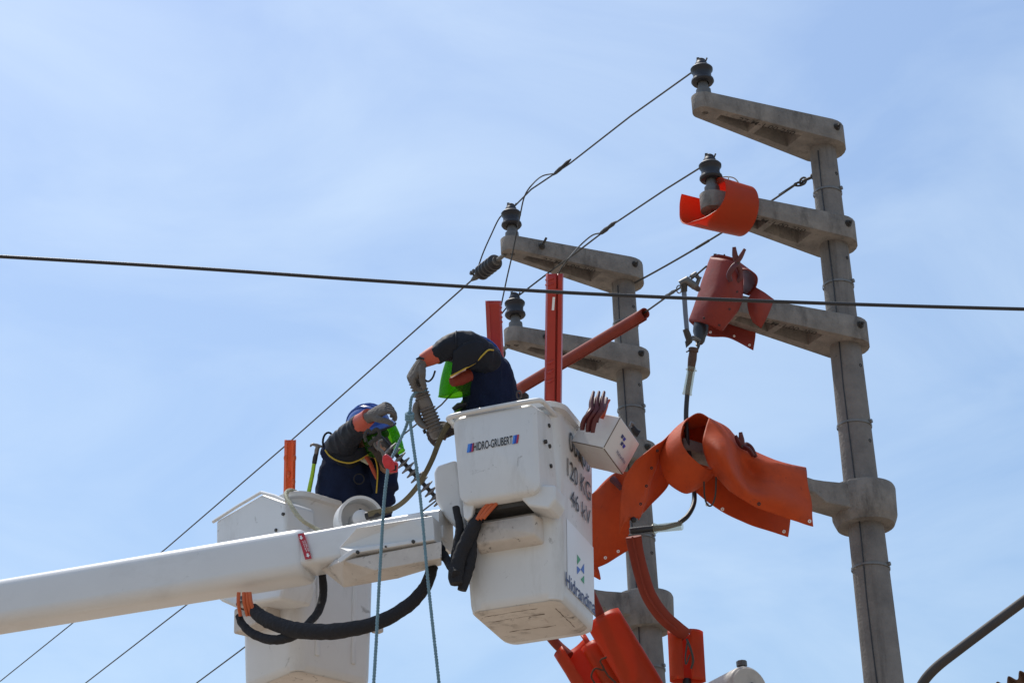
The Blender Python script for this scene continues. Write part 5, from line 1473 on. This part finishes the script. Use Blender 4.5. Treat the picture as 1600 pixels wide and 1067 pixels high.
# polymer rod insulator
a, b = pt(594, 684, 11.22), pt(690, 786, 11.22)
t = thing('rod_insulator', 'dark rod insulator with thin discs stretching between the two buckets', 'insulator', b)
ax = (b - a).normalized(); Lh = (b - a).length
bm = bmesh.new(); lathe(bm, a, ax, [(0, .016), (.07, .015), (.075, .011), (Lh, .0105)], 14); mk('rod', bm, M['cable'], t)
i = 0; h = .075
while h < Lh - .01:
    R0 = (.044 if i % 2 == 0 else .041)
    bm = bmesh.new(); lathe(bm, a + ax * h, ax, [(-.010, .0112), (-.0065, .02), (-.0045, R0 * .9), (-.002, R0), (.002, R0), (.0045, R0 * .9), (.007, .02), (.011, .0112)], 26); mk('shed', bm, M['shed'], t)
    h += .0335; i += 1
# khaki webbing strap
P = [pt(706, 657, 10.78), pt(697, 668, 10.76), pt(686, 690, 10.74), pt(676, 716, 10.72), pt(663, 742, 10.72), pt(648, 765, 10.76), pt(630, 784, 10.78), pt(612, 795, 10.88), pt(592, 799, 10.9), pt(575, 803, 10.9)]
P = catmull(P, 40); rows = [[], []]
for i, p in enumerate(P):
    tt = (P[min(i + 1, 40)] - P[max(i - 1, 0)]).normalized(); sd_ = tt.cross(FW).normalized()
    tw = .9 * sin(i / 40 * 2.2 + .5)
    wv = sd_ * cos(tw * .8) + FW * sin(tw * .8)
    rows[0].append(p + wv * .015); rows[1].append(p - wv * .015)
o = sheet('webbing_strap', rows, M['webbing'], None, 60, 3, .004)
tag(o, 'khaki webbing strap curving from the front bucket down to the boom', 'strap')
# hammer
t = thing('hammer', 'claw hammer with a lime green handle standing by the orange strip', 'hammer', pt(483, 775, 11.95))
q = lambda x, y, d=11.95: pt(x, y, d)
bm = bmesh.new(); tube(bm, [q(479, 792), q(483, 766), q(488, 742), q(491, 723)], [.017, .0165, .0155, .015], 12, flat=.7); mk('handle', bm, M['green'], t)
bm = bmesh.new(); tube(bm, [q(491, 724), q(492.5, 715), q(494, 709)], [.0175, .0185, .016], 12, flat=.7); mk('grip_collar', bm, M['black'], t)
bm = bmesh.new(); tube(bm, [q(494, 711), q(495, 703), q(497, 697)], [.012, .013, .012], 10)
tube(bm, [q(485, 698), q(486, 695), q(489, 694), q(495, 695.5), q(503, 697.5), q(510, 699)], [.005, .007, .008, .010, .007, .0065], 10)
remeshed('head', bm, .003, 'hammer', t, 0, 1, 1)

# ================================================================ TILTED WHITE BOX AND ITS PINS
d0 = 10.72; sc_ = F_PX / d0
o0 = pt(943, 700, d0)
vec = lambda x, y, z: (RT * x - UP * y + FW * z) / sc_
ea, eb, ec_ = vec(-50, -9, 40.1), vec(28, -48, 24.1), vec(33, 45, 51.2)
t = thing('tool_box', 'small white box hung askew on the bucket rim with red pins on it', 'box', o0 + ec_)
bm = bmesh.new(); box(bm, o0, ea, eb, ec_); bx = mk('shell', bm, M['white'], t, smooth=False); bevel(bx, .006, 3)
na = eb.cross(ec_).normalized(); na = -na if na.dot(ea) > 0 else na
# thin dark rim seams along the near edges
for p, v in ((o0, ea), (o0, eb), (o0, ec_)):
    bm = bmesh.new(); tube(bm, [p + v * .03, p + v * .5, p + v * .97], .0026, 6)
    mk('edge_trim', bm, M['scuff'], bx)
L0 = lambda s, r, l=.0022: o0 + eb * s + ec_ * r + na * l
text_obj('lettering', 'Hidrandina', L0(.22, .42), (ec_ * .42), (eb * .10), M['paint_navy'], bx, nrm=na, lift=.0025)
def tri2(pts, mm):
    bm = bmesh.new(); bm.faces.new([bm.verts.new(L0(s, r, .0025)) for s, r in pts]); mk('emblem', bm, M[mm], bx, smooth=False)
for k, (s, r) in enumerate(((.68, .36), (.68, .46), (.54, .46), (.54, .56))):
    tri2([(s - .05, r - .045), (s + .05, r - .045), (s + .05, r + .045), (s - .05, r + .02)], 'paint_navy' if k % 2 == 0 else 'paint_blue')
bm = bmesh.new(); tube(bm, [o0 + ea * .97 + eb * .2 + ec_ * .2, FB(.02, .40, .80)], .007, 8); mk('hanger', bm, M['galv'], t)
for k, (hx, jx, jy) in enumerate(((927.5, 910, 672), (936, 918.5, 675), (944, 926, 676))):
    d_ = 10.74 + .0
    peg('blanket_pin', ('dark red pin on the tilted white box, nearest the bucket', 'dark red pin on the tilted white box, the middle of three', 'dark red pin on the tilted white box, farthest from the bucket')[k],
        pt(hx - 4, 641, 10.70), pt(hx, 612.5, 10.78), pt(hx + 3, 622, 10.84), pp(10.68, (hx - 8, 647), (hx - 14, 655), (jx + .5, jy - 8), (jx, jy)), pp(10.74, (hx - 10, 650), (hx - 12, 660)), .0105, 'dark red pins on the white box')
peg('blanket_pin', 'pale pink worn pin leaning right behind the three dark red pins', pt(944, 640, 10.80), pt(952, 625, 10.84), pt(948, 628, 10.86), pp(10.80, (940, 646), (937, 652)), pp(10.82, (942, 648), (940, 654)), .009, 'dark red pins on the white box', 'cuff')
# bolts and lugs on the left pole just above the blanket
t = thing('earth_clamp', 'small metal clamp with a dark knob on the left pole beside the white box', 'clamp', pt(990, 675, 11.9))
bm = bmesh.new(); tube(bm, [pt(986, 666, 11.9), pt(987, 661, 11.9), pt(991, 664, 11.9)], [.012, .014, .01], 8); mk('lug', bm, M['band'], t)
bm = bmesh.new(); tube(bm, [pt(988, 667, 11.9), pt(993, 675, 11.9), pt(998, 678, 11.9)], [.014, .02, .022], 10); mk('knob', bm, M['black'], t)
bm = bmesh.new(); tube(bm, [pt(990, 672, 11.9), pt(992, 678, 12.3), pt(990, 680, 12.95)], .01, 8); mk('stem', bm, M['steel_dark'], t)
